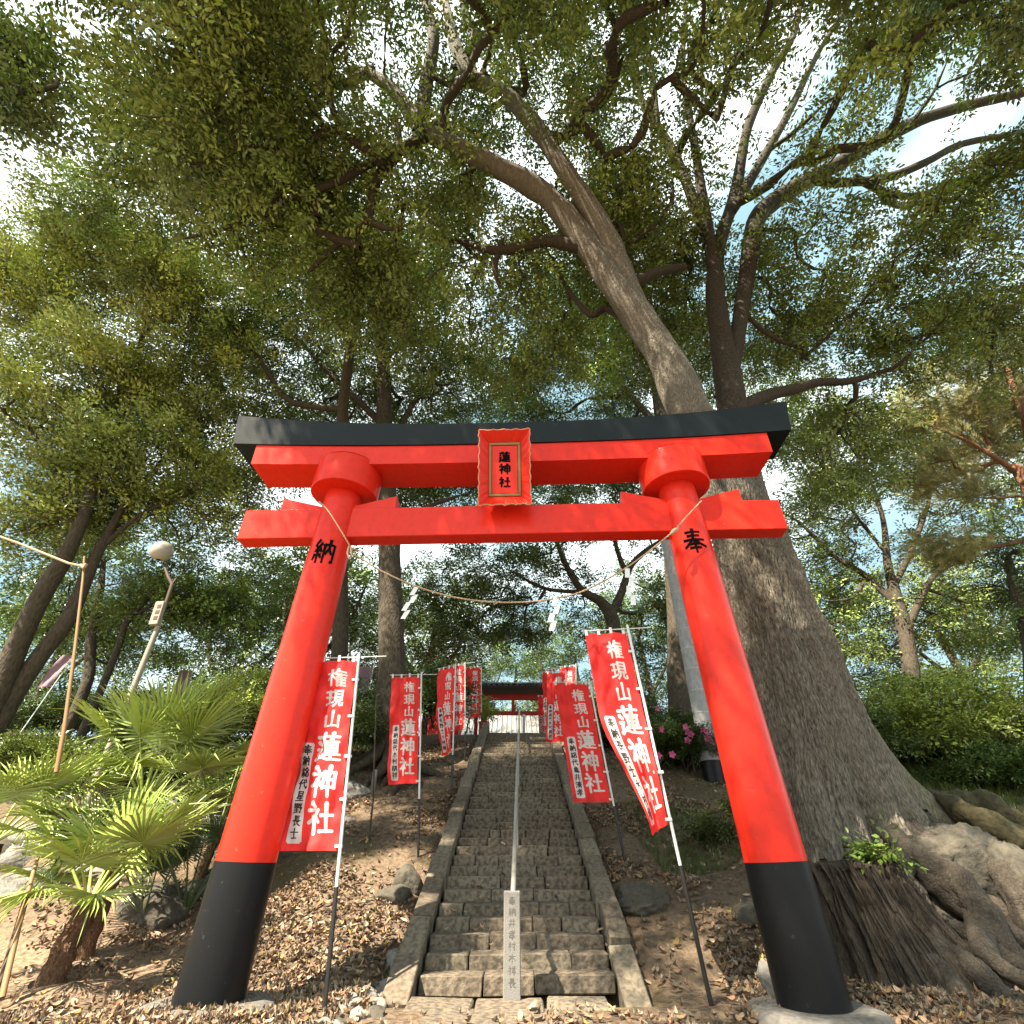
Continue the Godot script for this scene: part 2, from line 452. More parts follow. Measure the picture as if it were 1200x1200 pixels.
func make_sprays() -> void:
	for k in 4:
		var mb := MB.new()
		var rg := RandomNumberGenerator.new()
		rg.seed = 700 + k
		mb.tint = Color(0.7, 0.5, 0.5)
		mb.tube([Vector3.ZERO, Vector3(0.02, 0.03, 0.25), Vector3(-0.01, 0.0, 0.55)], [0.007, 0.005, 0.002], 3)
		for i in 20:
			var z := 0.06 + 0.5 * i / 19.0
			var s := 1.0 if i % 2 == 0 else -1.0
			var out := Vector3(s * rg.randf_range(0.5, 1.0), rg.randf_range(-0.35, 0.35), rg.randf_range(0.25, 0.9)).normalized()
			var up := (Vector3.UP + Vector3(rg.randf_range(-0.7, 0.7), 0, rg.randf_range(-0.7, 0.7))).normalized()
			var t := 0.4 + 1.35 * pow(rg.randf(), 1.5)
			mb.tint = Color(t * rg.randf_range(0.9, 1.15), t, t * rg.randf_range(0.85, 1.1))
			var off := Vector3(s * rg.randf_range(0.0, 0.10), rg.randf_range(-0.07, 0.07), 0)
			add_leaf(mb, Vector3(0, 0.01, z) + off, out, up, rg.randf_range(0.085, 0.135), rg.randf_range(0.042, 0.062), rg.randf_range(0.15, 0.5))
		leaf_spray.append(mb.mesh())
	var nb := MB.new()
	for i in 60:
		var z := 0.35 * i / 59.0
		var a := rng.randf() * TAU
		var d := Vector3(cos(a), sin(a), rng.randf_range(0.6, 1.4)).normalized()
		var w := Vector3(-sin(a), cos(a), 0) * 0.005
		var p := Vector3(0, 0, z)
		nb.tint = Color(1, 1, 1) * rng.randf_range(0.7, 1.3)
		nb.tri(p - w, p + d * rng.randf_range(0.11, 0.17), p + w)
	needle_spray = nb.mesh()

# sprays of leaves round the points `clumps` ([centre, radius, outward])
func foliage(clumps: Array, per: int, tint: Color, scale: float, sprays: Array, rg: RandomNumberGenerator, vary := 0.3) -> Array:
	var xf := []
	var cols := []
	for c: Array in clumps:
		var v := 0.5 + 1.0 * rg.randf() + 0.3 * pow(rg.randf(), 3.0)
		var yel := rg.randf_range(0.0, 0.35)
		for i in per:
			var d := Vector3(rg.randfn(), rg.randfn() * 0.75, rg.randfn())
			d = d.normalized() * pow(rg.randf(), 0.45)
			var at: Vector3 = c[0] + d * Vector3(c[1], c[1] * 0.40, c[1])
			var z: Vector3 = (d * 0.9 + c[2] * 0.5 + Vector3(rg.randfn(), rg.randfn() * 0.5 - 0.25, rg.randfn()) * 0.4).normalized()
			var up := (Vector3.UP + Vector3(rg.randfn(), rg.randfn() * 0.3, rg.randfn()) * 0.35).normalized()
			var x := up.cross(z)
			x = x.normalized() if x.length() > 0.05 else Vector3.RIGHT
			var y := z.cross(x).normalized()
			var s: float = scale * rg.randf_range(0.8, 1.25)
			xf.append(Transform3D(Basis(x * s, y * s, z * s), at - z * 0.25 * s))
			var t := v * rg.randf_range(0.8, 1.2)
			cols.append(Color(tint.r * t * (1.0 + yel * 0.7), tint.g * t * (1.0 + yel * 0.3), tint.b * t))
	return [xf, cols]

# the leaves of one crown, shared out among a few variants of the spray; the crown is one part
func crown(called: String, parent: Node3D, fx: Array, sprays: Array, m: Material) -> void:
	if sprays.size() == 1:
		many(called, sprays[0], m, parent, fx[0], fx[1])
		return
	for k in sprays.size():
		var xf := []
		var cols := []
		for i in range(k, fx[0].size(), sprays.size()):
			xf.append(fx[0][i]); cols.append(fx[1][i])
		many(called, sprays[k], m, parent, xf, cols)

# a tree: [point, radius] lists for the trunk and each limb, blobs [centre, radii, clump count] for the crown; finer branches grow from the limbs to every clump of leaves
func grow(root: Node3D, limbs: Array, blobs: Array, o: Dictionary) -> void:
	var rg := RandomNumberGenerator.new()
	rg.seed = o.get("seed", 1)
	var pos := PackedVector3Array()
	var rad := PackedFloat32Array()
	var par := PackedInt32Array()
	var own := PackedInt32Array()
	for l: Array in limbs:
		for k in l.size() - 1:
			var a: Vector3 = l[k][0]
			var b: Vector3 = l[k + 1][0]
			var m := int(a.distance_to(b) / 0.6) + 1
			for s in m:
				if l == limbs[0] and o.get("bare", true) and k < l.size() / 2: continue
				pos.append(a.lerp(b, float(s) / m)); rad.append(lerpf(l[k][1], l[k + 1][1], float(s) / m)); par.append(-1); own.append(-1)
		pos.append(l[-1][0]); rad.append(l[-1][1]); par.append(-1); own.append(-1)
	var n0 := pos.size()
	var list := []
	for b: Array in blobs:
		for i in int(b[2] * o.get("density", 1.0)):
			var d := Vector3(rg.randfn(), rg.randfn(), rg.randfn()).normalized() * pow(rg.randf(), 0.5)
			var p: Vector3 = b[0] + d * b[1]
			var best := 1e9
			if hides(p, limbs, o.get("clump", 1.0)) and rg.randf() < 0.86: continue
			for k in n0: best = minf(best, pos[k].distance_squared_to(p))
			list.append([best, p, d])
	list.sort_custom(func(a, b): return a[0] < b[0])
	var axis: Vector3 = limbs[0][int(limbs[0].size() * 0.6)][0]
	var chains := []
	var clumps := []
	var size: float = o.get("clump", 1.0)
	for e: Array in list:
		var p: Vector3 = e[1]
		var best := 1e9
		var at := 0
		var far := p.distance_to(axis)
		for k in pos.size():
			var q := pos[k].distance_to(p)
			if q < best:
				q += maxf(0.0, pos[k].distance_to(axis) - far + 0.3) * 1.2 + maxf(0.0, pos[k].y - p.y - 0.5) * 0.6
				if q < best:
					best = q; at = k
		var a := pos[at]
		var gap := a.distance_to(p)
		var dirn := (p - axis).normalized()
		if par[at] >= 0: dirn = (pos[at] - pos[par[at]]).normalized()
		var c1 := a + (dirn * 0.6 + Vector3(rg.randfn(), rg.randfn(), rg.randfn()) * 0.45) * gap * 0.4
		var c2 := p - ((p - a).normalized() + Vector3(0, 0.35, 0) + Vector3(rg.randfn(), rg.randfn(), rg.randfn()) * 0.3) * gap * 0.35
		var m := clampi(int(gap / 0.45), 3, 9)
		var chain := [at]
		for s in range(1, m + 1):
			var t := float(s) / m
			var u := 1.0 - t
			pos.append(a * u * u * u + c1 * 3.0 * u * u * t + c2 * 3.0 * u * t * t + p * t * t * t + Vector3(rg.randfn(), rg.randfn(), rg.randfn()) * 0.04 * (1.0 - t))
			rad.append(0.0); par.append(chain[-1]); own.append(chains.size())
			chain.append(pos.size() - 1)
		chains.append(chain)
		clumps.append([p, size * rg.randf_range(0.75, 1.5), (p - axis).normalized()])
	var weight := PackedFloat32Array()
	weight.resize(pos.size())
	for c: Array in chains: weight[c[-1]] += 1.0
	for k in range(pos.size() - 1, n0 - 1, -1):
		weight[par[k]] += weight[k] if par[k] >= 0 else 0.0
	for k in range(n0, pos.size()): rad[k] = minf(o.get("twig", 0.014) * pow(weight[k], 0.55), rad[par[k]] * 0.96)   # never thicker than what bears it
	var mb := MB.new()
	for c: Array in chains:
		var pts := []
		var rs := []
		for k in c:
			pts.append(pos[k])
			rs.append(minf(rad[k] * 0.72, rad[c[1]] * 0.95) if k == c[0] else rad[k])
		rs[-1] *= 0.4
		mb.tube(pts, rs, 5 if rad[c[1]] > 0.03 else 4)
	if mb.v.size() > 0: part("branches", mb, o.get("twig_bark", o.bark), root, true, "stuff")
	var sprays: Array = o.get("sprays", leaf_spray)
	var fx := foliage(clumps, int(o.get("per", 24) * 0.74), o.get("tint", lin3(0.165, 0.255, 0.06)), o.get("leaf", 1.0) * 0.92, sprays, rg)
	crown("crown", root, fx, sprays, o.get("leaf_mat", M.leaf))

# whether a clump of leaves at p would hang in the open space below and before a main limb
func hides(p: Vector3, limbs: Array, r: float) -> bool:
	var eye := Vector3(0, 1.12, 0)
	var dp := p - eye
	var far := dp.length()
	for l: Array in limbs:
		if l[0][1] < 0.11: continue
		for k in l.size() - 1:
			if l[k][1] < 0.09: continue
			var a: Vector3 = l[k][0] - eye
			var b: Vector3 = l[k + 1][0] - eye
			if minf(a.length(), b.length()) < far - 0.2: continue
			for t: float in [0.0, 0.5]:
				var q := a.lerp(b, t)
				if q.normalized().angle_to(dp / far) < (r * 0.58) / far + l[k][1] / q.length(): return true
	return false

func lin3(r: float, g: float, b: float) -> Color:
	return Color(r, g, b)

func smooth_path(l: Array, per := 4) -> Array:
	var out := []
	var m := l.size()
	for k in m - 1:
		var a: Vector3 = l[max(k - 1, 0)][0]
		var b: Vector3 = l[k][0]
		var c: Vector3 = l[k + 1][0]
		var d: Vector3 = l[min(k + 2, m - 1)][0]
		for s in per:
			var t := float(s) / per
			out.append([b.cubic_interpolate(c, a, d, t), lerpf(l[k][1], l[k + 1][1], t)])
	out.append(l[-1])
	return out

func limb_mesh(l: Array, sides := 16, amp := 0.16, freq := 0.9) -> MB:
	var mb := MB.new()
	var f := FastNoiseLite.new()
	f.seed = 5; f.frequency = freq; f.fractal_octaves = 4
	var pts := []
	var rs := []
	for e: Array in smooth_path(l, 5 if freq < 2.0 else 14):
		pts.append(e[0]); rs.append(e[1])
	rs[-1] *= 0.3
	mb.tube(pts, rs, sides, f, amp)
	return mb

# a plain tree with one trunk and some limbs
func tree(called: String, label: String, trunk: Array, limbs: Array, blobs: Array, o: Dictionary, group := "") -> Node3D:
	var t := thing(called, label, "tree", trunk[0][0], group)
	var gy := ground(trunk[0][0].x, -trunk[0][0].z) - 0.1
	if trunk[0][0].y > gy + 0.05:
		trunk = [[Vector3(trunk[0][0].x, gy, trunk[0][0].z), trunk[0][1] * 1.15]] + trunk
		t.position = trunk[0][0]
	part("trunk", limb_mesh(trunk, o.get("sides", 14)), o.bark, t, true)
	for l: Array in limbs: part("limb", limb_mesh(l, 9), o.bark, t, true)
	grow(t, [trunk] + limbs, blobs, o)
	return t

func bush(called: String, label: String, at: Vector3, radii: Vector3, clumps: int, per: int, tint: Color, leaf := 0.6, group := "", stems := 7, flowers := 0, seed_ := 1) -> Node3D:
	var t := thing(called, label, "bush", at, group)
	var rg := RandomNumberGenerator.new()
	rg.seed = seed_
	var list := []
	for i in clumps:
		var d := Vector3(rg.randfn(), absf(rg.randfn()), rg.randfn()).normalized() * pow(rg.randf(), 0.4)
		list.append([at + Vector3(0, radii.y * 0.25, 0) + d * Vector3(radii.x, radii.y * 0.75, radii.z), 0.34 * minf(radii.x, radii.y) + 0.1, d])
	var mb := MB.new()
	for i in mini(stems, list.size()):
		var p: Vector3 = list[i][0]
		var b := at + Vector3(rg.randfn(), 0, rg.randfn()) * radii.x * 0.15 - Vector3(0, 0.1, 0)
		mb.tube([b, b.lerp(p, 0.5) + Vector3(rg.randfn(), 0.5, rg.randfn()) * 0.08, p], [0.018, 0.012, 0.005], 5)
	if stems > 0: part("stem", mb, M.dark_bark, t, true)
	crown("foliage", t, foliage(list, per, tint, leaf, leaf_spray, rg, 0.22), leaf_spray, M.leaf)
	for i in flowers:
		var d := Vector3(rg.randf_range(-1, 0.9), rg.randf_range(-0.1, 0.75), 0.95).normalized()
		var fb := MB.new()
		var c := at + Vector3(0, radii.y * 0.25, 0) + d * Vector3(radii.x, radii.y * 0.8, radii.z) * 1.12
		for k in 5:
			var a := TAU * k / 5.0
			var o := Vector3(cos(a), sin(a), 0.45)
			var s := Vector3(-sin(a), cos(a), 0) * 0.035
			fb.quad(c, c + o * 0.05 - s, c + o * 0.095, c + o * 0.05 + s)
		part("flower", fb, M.pink, t, true)
	return t

# ---------------------------------------------------------------- stones
func rock_mesh(radii: Vector3, seed_: int, rough := 0.35, nu := 26, nv := 16) -> MB:
	var mb := MB.new()
	var f := FastNoiseLite.new()
	f.seed = seed_; f.frequency = 0.75; f.fractal_octaves = 4
	var cr := RandomNumberGenerator.new()
	cr.seed = seed_
	var planes := []
	for k in 11: planes.append([Vector3(cr.randfn(), cr.randfn(), cr.randfn()).normalized(), cr.randf_range(0.62, 0.92)])
	var skin := func(u: float, w: float) -> Vector3:
		var a := TAU * u
		var b := PI * w
		var d := Vector3(sin(b) * cos(a), cos(b), sin(b) * sin(a))
		var p := d
		for pl: Array in planes:   # broken faces
			var over: float = p.dot(pl[0]) - pl[1]
			if over > 0.0: p -= pl[0] * over * 0.92
		return p * radii * (1.1 + rough * 0.5 * f.get_noise_3dv(d * 1.6) + rough * 0.32 * f.get_noise_3dv(d * 5.0) + rough * 0.14 * f.get_noise_3dv(d * 13.0))
	mb.grid(nu, nv, skin, true)
	return mb

func rock(label: String, at: Vector3, radii: Vector3, seed_: int, m: Material, turn := 0.0, group := "", called := "rock", category := "rock") -> void:
	var o := part(called, rock_mesh(radii, seed_, 0.35, 24 if radii.length() < 0.4 else 64, 16 if radii.length() < 0.4 else 44), m, self)
	o.position = at; o.rotation.y = turn
	tag(o, label, category, group)

# ---------------------------------------------------------------- palms
var fronds: Array = []

func make_fronds() -> void:
	for k in 5:
		var mb := MB.new()
		var rg := RandomNumberGenerator.new()
		rg.seed = 40 + k
		var m := 46
		var spread := 2.45 if k < 3 else 1.9
		var dry := k == 4
		for i in m:
			var a0 := lerpf(-spread, spread, float(i) / m)
			var a1 := lerpf(-spread, spread, float(i + 1) / m)
			var am := (a0 + a1) / 2
			var L := 0.66 * (1.0 - 0.16 * absf(am) / spread) * rg.randf_range(0.92, 1.06)
			var droop := rg.randf_range(0.06, 0.20) * (1.0 + 1.2 * pow(rg.randf(), 4.0)) * (2.4 if dry else 1.0)
			var cup := 0.30
			var at := func(a: float, r: float, lift: float) -> Vector3:
				return Vector3(sin(a) * r, cup * r * absf(sin(a)) - droop * r * r * 1.6 + lift, cos(a) * r)
			var t := rg.randf_range(0.8, 1.2)
			mb.tint = Color(t, t, t)
			if dry or rg.randf() < 0.07: mb.tint = Color(t * 1.7, t * 1.25, t * 1.6)
			var hub := Vector3.ZERO
			var r1 := L * 0.36
			var l1: Vector3 = at.call(a0, r1, 0.0)
			var c1: Vector3 = at.call(am, r1, -0.018)
			var q1: Vector3 = at.call(a1, r1, 0.0)
			var r2 := L * 0.74
			var hw := (a1 - a0) * 0.24
			var l2: Vector3 = at.call(am - hw, r2, 0.0)
			var q2: Vector3 = at.call(am + hw, r2, 0.0)
			var c2: Vector3 = at.call(am, r2, -0.010)
			var tip: Vector3 = at.call(am + rg.randf_range(-0.03, 0.03), L, -0.11 * pow(rg.randf(), 2.0) * (2.0 if rg.randf() < 0.15 else 1.0))
			mb.tri(hub, l1, c1); mb.tri(hub, c1, q1)
			mb.quad(l1, l2, c2, c1); mb.quad(c1, c2, q2, q1)
			mb.tri(l2, tip, c2); mb.tri(c2, tip, q2)
		fronds.append(mb.mesh())


# spec of each frond: [turn round the trunk, rise angle, stalk length, size, variant]
func palm(called: String, label: String, at: Vector3, lean: Vector3, high: float, thick: float, specs: Array, tint: Color, group := "") -> void:
	var t := thing(called, label, "palm", at, group)
	var top := at + lean + Vector3(0, high, 0)
	if high > 0.05:
		var mb := MB.new()
		var f := FastNoiseLite.new()
		f.seed = int(at.x * 91); f.frequency = 5.0; f.fractal_octaves = 3
		var skin := func(u: float, w: float) -> Vector3:
			var a := TAU * u
			var c := at - Vector3(0, 0.08, 0) + (lean + Vector3(0, high + 0.1, 0)) * w
			var saw := fposmod(w * high / 0.11 + 0.5 * sin(a * 3.0), 1.0)
			var r := thick * (1.15 - 0.3 * w + 0.25 * exp(-w * 9.0) + 0.22 * saw) * (1.0 + 0.35 * f.get_noise_3dv(c + Vector3(cos(a), 0, sin(a)) * thick))
			return c + Vector3(cos(a) * r, 0, sin(a) * r)
		mb.grid(22, 26, skin, true)
		part("trunk", mb, M.fibre, t, true)
		var rg := RandomNumberGenerator.new()
		rg.seed = int(absf(at.x) * 77)
		var fb := MB.new()
		for i in 110:
			var w := rg.randf()
			var a := rg.randf() * TAU
			var c := at + (lean + Vector3(0, high, 0)) * w
			var p := c + Vector3(cos(a), 0, sin(a)) * thick * 1.1
			var q := c + Vector3(cos(a), 0, sin(a)) * thick * rg.randf_range(1.3, 1.9) + Vector3(rg.randfn() * 0.03, -rg.randf_range(0.02, 0.14), rg.randfn() * 0.03)
			var s := Vector3(-sin(a), 0, cos(a)) * 0.012
			fb.tri(p - s, q, p + s)
		part("trunk_fibre", fb, M.fibre, t, true, "stuff")
	for s: Array in specs:
		var out := Vector3(cos(s[0]), 0, sin(s[0]))
		var dirn := (out * cos(s[1]) + Vector3(0, sin(s[1]), 0)).normalized()
		var end: Vector3 = top + dirn * s[2] + Vector3(0, 0.04, 0)
		var side := dirn.cross(Vector3.UP).normalized()
		var face := side.cross(dirn).normalized()
		var stalk := MB.new()
		stalk.tint = tint * 1.25
		stalk.tube([top - dirn * 0.06, top.lerp(end, 0.5) + Vector3(0, 0.05 * s[2], 0), end], [0.022, 0.014, 0.010], 5)
		var fr := MeshInstance3D.new()
		fr.mesh = fronds[s[4]]
		fr.material_override = frond_mat(tint)
		fr.name = "frond"
		t.add_child(fr, true)
		# the blade hangs on past the stalk, its upper face turned up and in
		var drop: float = s[5] if s.size() > 5 else 0.05
		var z: Vector3 = (dirn + face * drop).normalized()
		var x := side * -1.0
		var y := z.cross(x).normalized()
		var k: float = s[3]
		fr.transform = Transform3D(Basis(x * k, y * k, z * k), end - at)
		part("stalk", stalk, M.frond, fr, true)

var frond_mats := {}
func frond_mat(tint: Color) -> Material:
	if not frond_mats.has(tint):
		var m := leafy(0.4, Color(0.75, 0.9, 0.35))
		m.albedo_color = tint.linear_to_srgb()
		frond_mats[tint] = m
	return frond_mats[tint]

# ---------------------------------------------------------------- banners
func banner(label: String, foot: Vector3, top: Vector3, w: float, h: float, fabric: Material, seed_: int, yaw := 0.0, curl := 0.0, black := 0.28, side := -1.0) -> void:
	var t := thing("banner_flag", label, "banner", foot, "red shrine banners along the stair")
	var u := (top - foot).normalized()
	var len_ := foot.distance_to(top)
	var pb := MB.new()
	pb.tube([foot - u * 0.1, foot + u * len_ * black], [0.021, 0.021], 10)
	part("pole_sleeve", pb, M.black_pole, t, true)
	var pw := MB.new()
	pw.tube([foot + u * (len_ * black - 0.03), foot + u * len_, foot + u * (len_ + 0.012)], [0.0165, 0.0155, 0.004], 10)
	part("pole", pw, M.white_pole, t, true)
	var L := Vector3(side * cos(yaw), 0, side * sin(yaw))
	var out := L.cross(u).normalized() * -side
	var bar := MB.new()
	var bar_at := top - u * 0.035 + out * 0.022
	bar.tube([bar_at + L * (w + 0.07), bar_at - L * w * 0.55], [0.0065, 0.0065], 7)
	part("crossbar", bar, M.white_pole, t, true)
	var f := FastNoiseLite.new()
	f.seed = seed_; f.frequency = 0.55; f.fractal_octaves = 2
	var place := func(a: float, b: float) -> Vector3:   # a: 0 at the outer edge, 1 at the pole; b: 0 top, 1 foot
		var s := 1.0 - a
		var wave := f.get_noise_2d(a * 1.3 + seed_, b * 3.0) * 0.11 * (0.25 + 0.75 * b) + 0.018 * sin(b * 9.0 + a * 4.0 + seed_) * (0.3 + b) + 0.007 * sin(a * 11.0 + b * 21.0 + seed_ * 2.0) * sin(b * 7.0 + seed_) + 0.05 * f.get_noise_2d(a * 6.0 + b * 3.0, b * 9.0 + seed_)
		var narrow := 1.0 - curl * ss(0.45, 1.0, b)
		var x := 0.03 + s * w * narrow
		var fold := curl * ss(0.5, 1.0, b) * sin(a * 7.0 + b * 5.0) * 0.13
		var lower := curl * ss(0.6, 1.0, b) * s * 0.16
		return top - u * (0.075 + b * h + lower + 0.006 * sin(s * 14.0) * (1.0 - b)) + L * x + out * (0.01 + wave * (0.35 + 0.65 * sin(PI * minf(s * 0.5 + 0.1, 0.5))) + fold)
	var cb := MB.new()
	cb.grid(20, 60, place)
	part("cloth", cb, fabric, t, true)
	for k in 5:
		var b := 0.12 + 0.215 * k
		var p: Vector3 = place.call(0.985, minf(b, 0.99))
		var q: Vector3 = foot + u * u.dot(p - foot)
		var tb := MB.new()
		var mid := (p + q) * 0.5
		tb.cbox(Transform3D(Basis(L, u, out), mid), Vector3(p.distance_to(q) + 0.035, 0.03, 0.03), 0.004)
		part("tie", tb, M.paper, t, true)
	for k in 4:
		var a := 0.04 + 0.30 * k
		var p: Vector3 = place.call(a, 0.0)
		var tb := MB.new()
		tb.cbox(Transform3D(Basis(L, u, out), p + u * 0.02), Vector3(0.035, 0.075, 0.014), 0.003)
		part("loop", tb, M.paper, t, true)

# ---------------------------------------------------------------- the scene
func _ready() -> void:
	rng.seed = 11
	var cam := Camera3D.new()
	cam.name = "camera"
	cam.position = Vector3(0, 1.12, 0)
	cam.rotation_degrees = Vector3(33.95, 0, 0)
	cam.fov = 90.0
	cam.near = 0.05
	cam.far = 1000.0
	add_child(cam)
	var env := Environment.new()
	env.background_mode = Environment.BG_SKY
	env.tonemap_mode = Environment.TONE_MAPPER_LINEAR
	env.tonemap_exposure = 4.15
	env.sdfgi_enabled = true
	env.ssao_enabled = true
	env.ssil_enabled = true
	var sky := Sky.new()
	var sm := ProceduralSkyMaterial.new()
	sm.sky_top_color = Color(0.60, 0.745, 0.79)
	sm.sky_horizon_color = Color(0.72, 0.84, 0.88)
	sm.sky_curve = 0.2
	sm.energy_multiplier = 0.41
	sm.ground_bottom_color = Color(0.35, 0.32, 0.28)
	sm.ground_horizon_color = Color(0.7, 0.74, 0.74)
	sm.sun_angle_max = 4.0
	sm.sky_cover = clouds()
	sm.sky_cover_modulate = Color(1.0, 0.97, 0.92, 1.0)
	sky.sky_material = sm
	env.sky = sky
	var we := WorldEnvironment.new()
	we.name = "world_environment"
	we.environment = env
	add_child(we)
	var sun := DirectionalLight3D.new()
	sun.name = "sun"
	sun.light_energy = 1.6
	sun.light_color = Color(1.0, 0.94, 0.84)
	sun.light_angular_distance = 0.5
	sun.shadow_enabled = true
	add_child(sun)
	sun.look_at_from_position(Vector3(-0.52, 0.95, 0.52), Vector3.ZERO, Vector3.UP)

	materials()
	make_sprays()
	make_fronds()
	terrain()
	stair()
	shrine_gate()
	straw_rope()
	handrail()
	big_tree()
	other_trees()
	hall_and_gate()
	banners()
	palms()
	stones()
	bushes()
	street_things()
	litter()

func clouds() -> Texture2D:
	var w := 1024
	var h := 512
	var im := Image.create(w, h, false, Image.FORMAT_RGBA8)
	var f := FastNoiseLite.new()
	f.seed = 23; f.frequency = 1.25; f.fractal_octaves = 5
	for y in h:
		var b := PI * (0.5 - (y + 0.5) / h)
		for x in w:
			var a := TAU * (x + 0.5) / w
			var d := Vector3(cos(a) * cos(b), sin(b) * 1.6, sin(a) * cos(b))
			var k := ss(-0.28, 0.12, f.get_noise_3dv(d))
			im.set_pixel(x, y, Color(0.95, 0.95, 0.95, k * ss(-0.05, 0.02, b)))
	return ImageTexture.create_from_image(im)

# ---------------------------------------------------------------- ground
func terrain() -> void:
	var xs := [-300.0, -180.0, -110.0, -70.0, -48.0, -34.0, -26.0, -20.0, -16.5, -14.0]
	var k := -12.0
	while k < 12.0:
		xs.append(k); k += 0.13
	for e in [12.5, 14.0, 16.5, 20.0, 26.0, 34.0, 48.0, 70.0, 110.0, 180.0, 300.0]: xs.append(e)
	var ds := [-300.0, -150.0, -80.0, -40.0, -20.0, -10.0, -5.0, -1.0, 2.0, 4.0]
	k = 5.0
	while k < 22.0:
		ds.append(k); k += 0.13
	for e in [22.5, 24.0, 27.0, 31.0, 37.0, 46.0, 60.0, 80.0, 120.0, 200.0, 320.0]: ds.append(e)
	var f := FastNoiseLite.new()
	f.seed = 4; f.frequency = 0.35; f.fractal_octaves = 3
	var mb := MB.new()
	var nu := xs.size() - 1
	var nv := ds.size() - 1
	for j in nv + 1:
		for i in nu + 1:
			var x: float = xs[i]
			var d: float = ds[j]
			var m := ss(0.05, 0.45, f.get_noise_2d(x, d)) * 0.6
			m = maxf(m, ss(2.5, 6.0, absf(x)) * ss(10.5, 13.0, d) * 0.85)
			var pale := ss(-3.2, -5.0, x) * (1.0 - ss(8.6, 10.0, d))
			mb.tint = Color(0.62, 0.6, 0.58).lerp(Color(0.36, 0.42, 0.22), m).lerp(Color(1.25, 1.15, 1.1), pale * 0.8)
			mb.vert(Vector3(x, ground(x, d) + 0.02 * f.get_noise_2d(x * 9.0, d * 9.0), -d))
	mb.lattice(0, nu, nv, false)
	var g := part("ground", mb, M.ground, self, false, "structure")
	g.set_meta("label", "brown earth hillside with moss patches")

func litter() -> void:
	var kinds := [dead_leaf(0.10, 0.036, 0.35, 0.5, 0.3), dead_leaf(0.085, 0.040, 0.9, 1.7, 0.8), dead_leaf(0.075, 0.026, 1.3, 2.4, 1.6)]
	var f := FastNoiseLite.new()
	f.seed = 77; f.frequency = 0.5; f.fractal_octaves = 3
	var rg := RandomNumberGenerator.new()
	rg.seed = 5
	var xf := [[], [], []]
	var cols := [[], [], []]
	var tries := 0
	while xf[0].size() + xf[1].size() + xf[2].size() < 24000 and tries < 400000:
		tries += 1
		var d := 5.2 + 12.0 * pow(rg.randf(), 1.8)
		var x := rg.randf_range(-7.5, 6.5)
		var q := absf(x - (0.05 + 0.013 * (d - 6.9)))
		if q < 1.27 and d > 6.0 and rg.randf() > 0.035: continue
		if q < 1.27 and d <= 6.0 and rg.randf() > 0.1: continue
		var dense := ss(0.0, 0.42, f.get_noise_2d(x, d)) * 0.7 + 0.035
		dense = maxf(dense, 1.0 * exp(-(pow(x - 2.55, 2.0) * 3.0 + pow(d - 6.75, 2.0) * 1.6)))
		dense = maxf(dense, 0.75 * exp(-(pow(x + 2.3, 2.0) * 1.2 + pow(d - 6.9, 2.0) * 0.35)))
		if x > 1.2 and x < 2.2 and d > 6.0 and d < 9.0: dense *= 0.12
		if x < -4.2: dense *= 0.35
		if rg.randf() > dense: continue
		var k := rg.randi() % 3
		var y := ground(x, d)
		if q < 1.0 and d > 6.9:
			var step := floorf((d - 6.9) / 0.323)
			d = 6.9 + 0.323 * (step + 0.55 + 0.4 * fposmod(d * 7.3, 1.0))
			y = 0.126 * (step + 1.0)
		var basis := Basis.from_euler(Vector3(rg.randfn() * 0.35, rg.randf() * TAU, rg.randfn() * 0.45)).scaled(Vector3.ONE * rg.randf_range(0.7, 1.35))
		xf[k].append(Transform3D(basis, Vector3(x, y + rg.randf_range(0.004, 0.03), -d)))
		var t := 0.4 + 1.2 * pow(rg.randf(), 1.6)
		var h := rg.randf()
		cols[k].append(Color(0.25 * t, (0.14 + 0.07 * h) * t, (0.075 + 0.08 * h) * t) if h > 0.04 else Color(0.33 * t, 0.24 * t, 0.07 * t))
	for k in 3:
		var o := many("fallen_leaves", kinds[k], M.litter, self, xf[k], cols[k])
		o.set_meta("label", ["flat dry brown leaves strewn over the slope beside the stair", "curled dry brown leaves strewn over the slope beside the stair", "rolled-up dry brown leaves strewn over the slope beside the stair"][k])

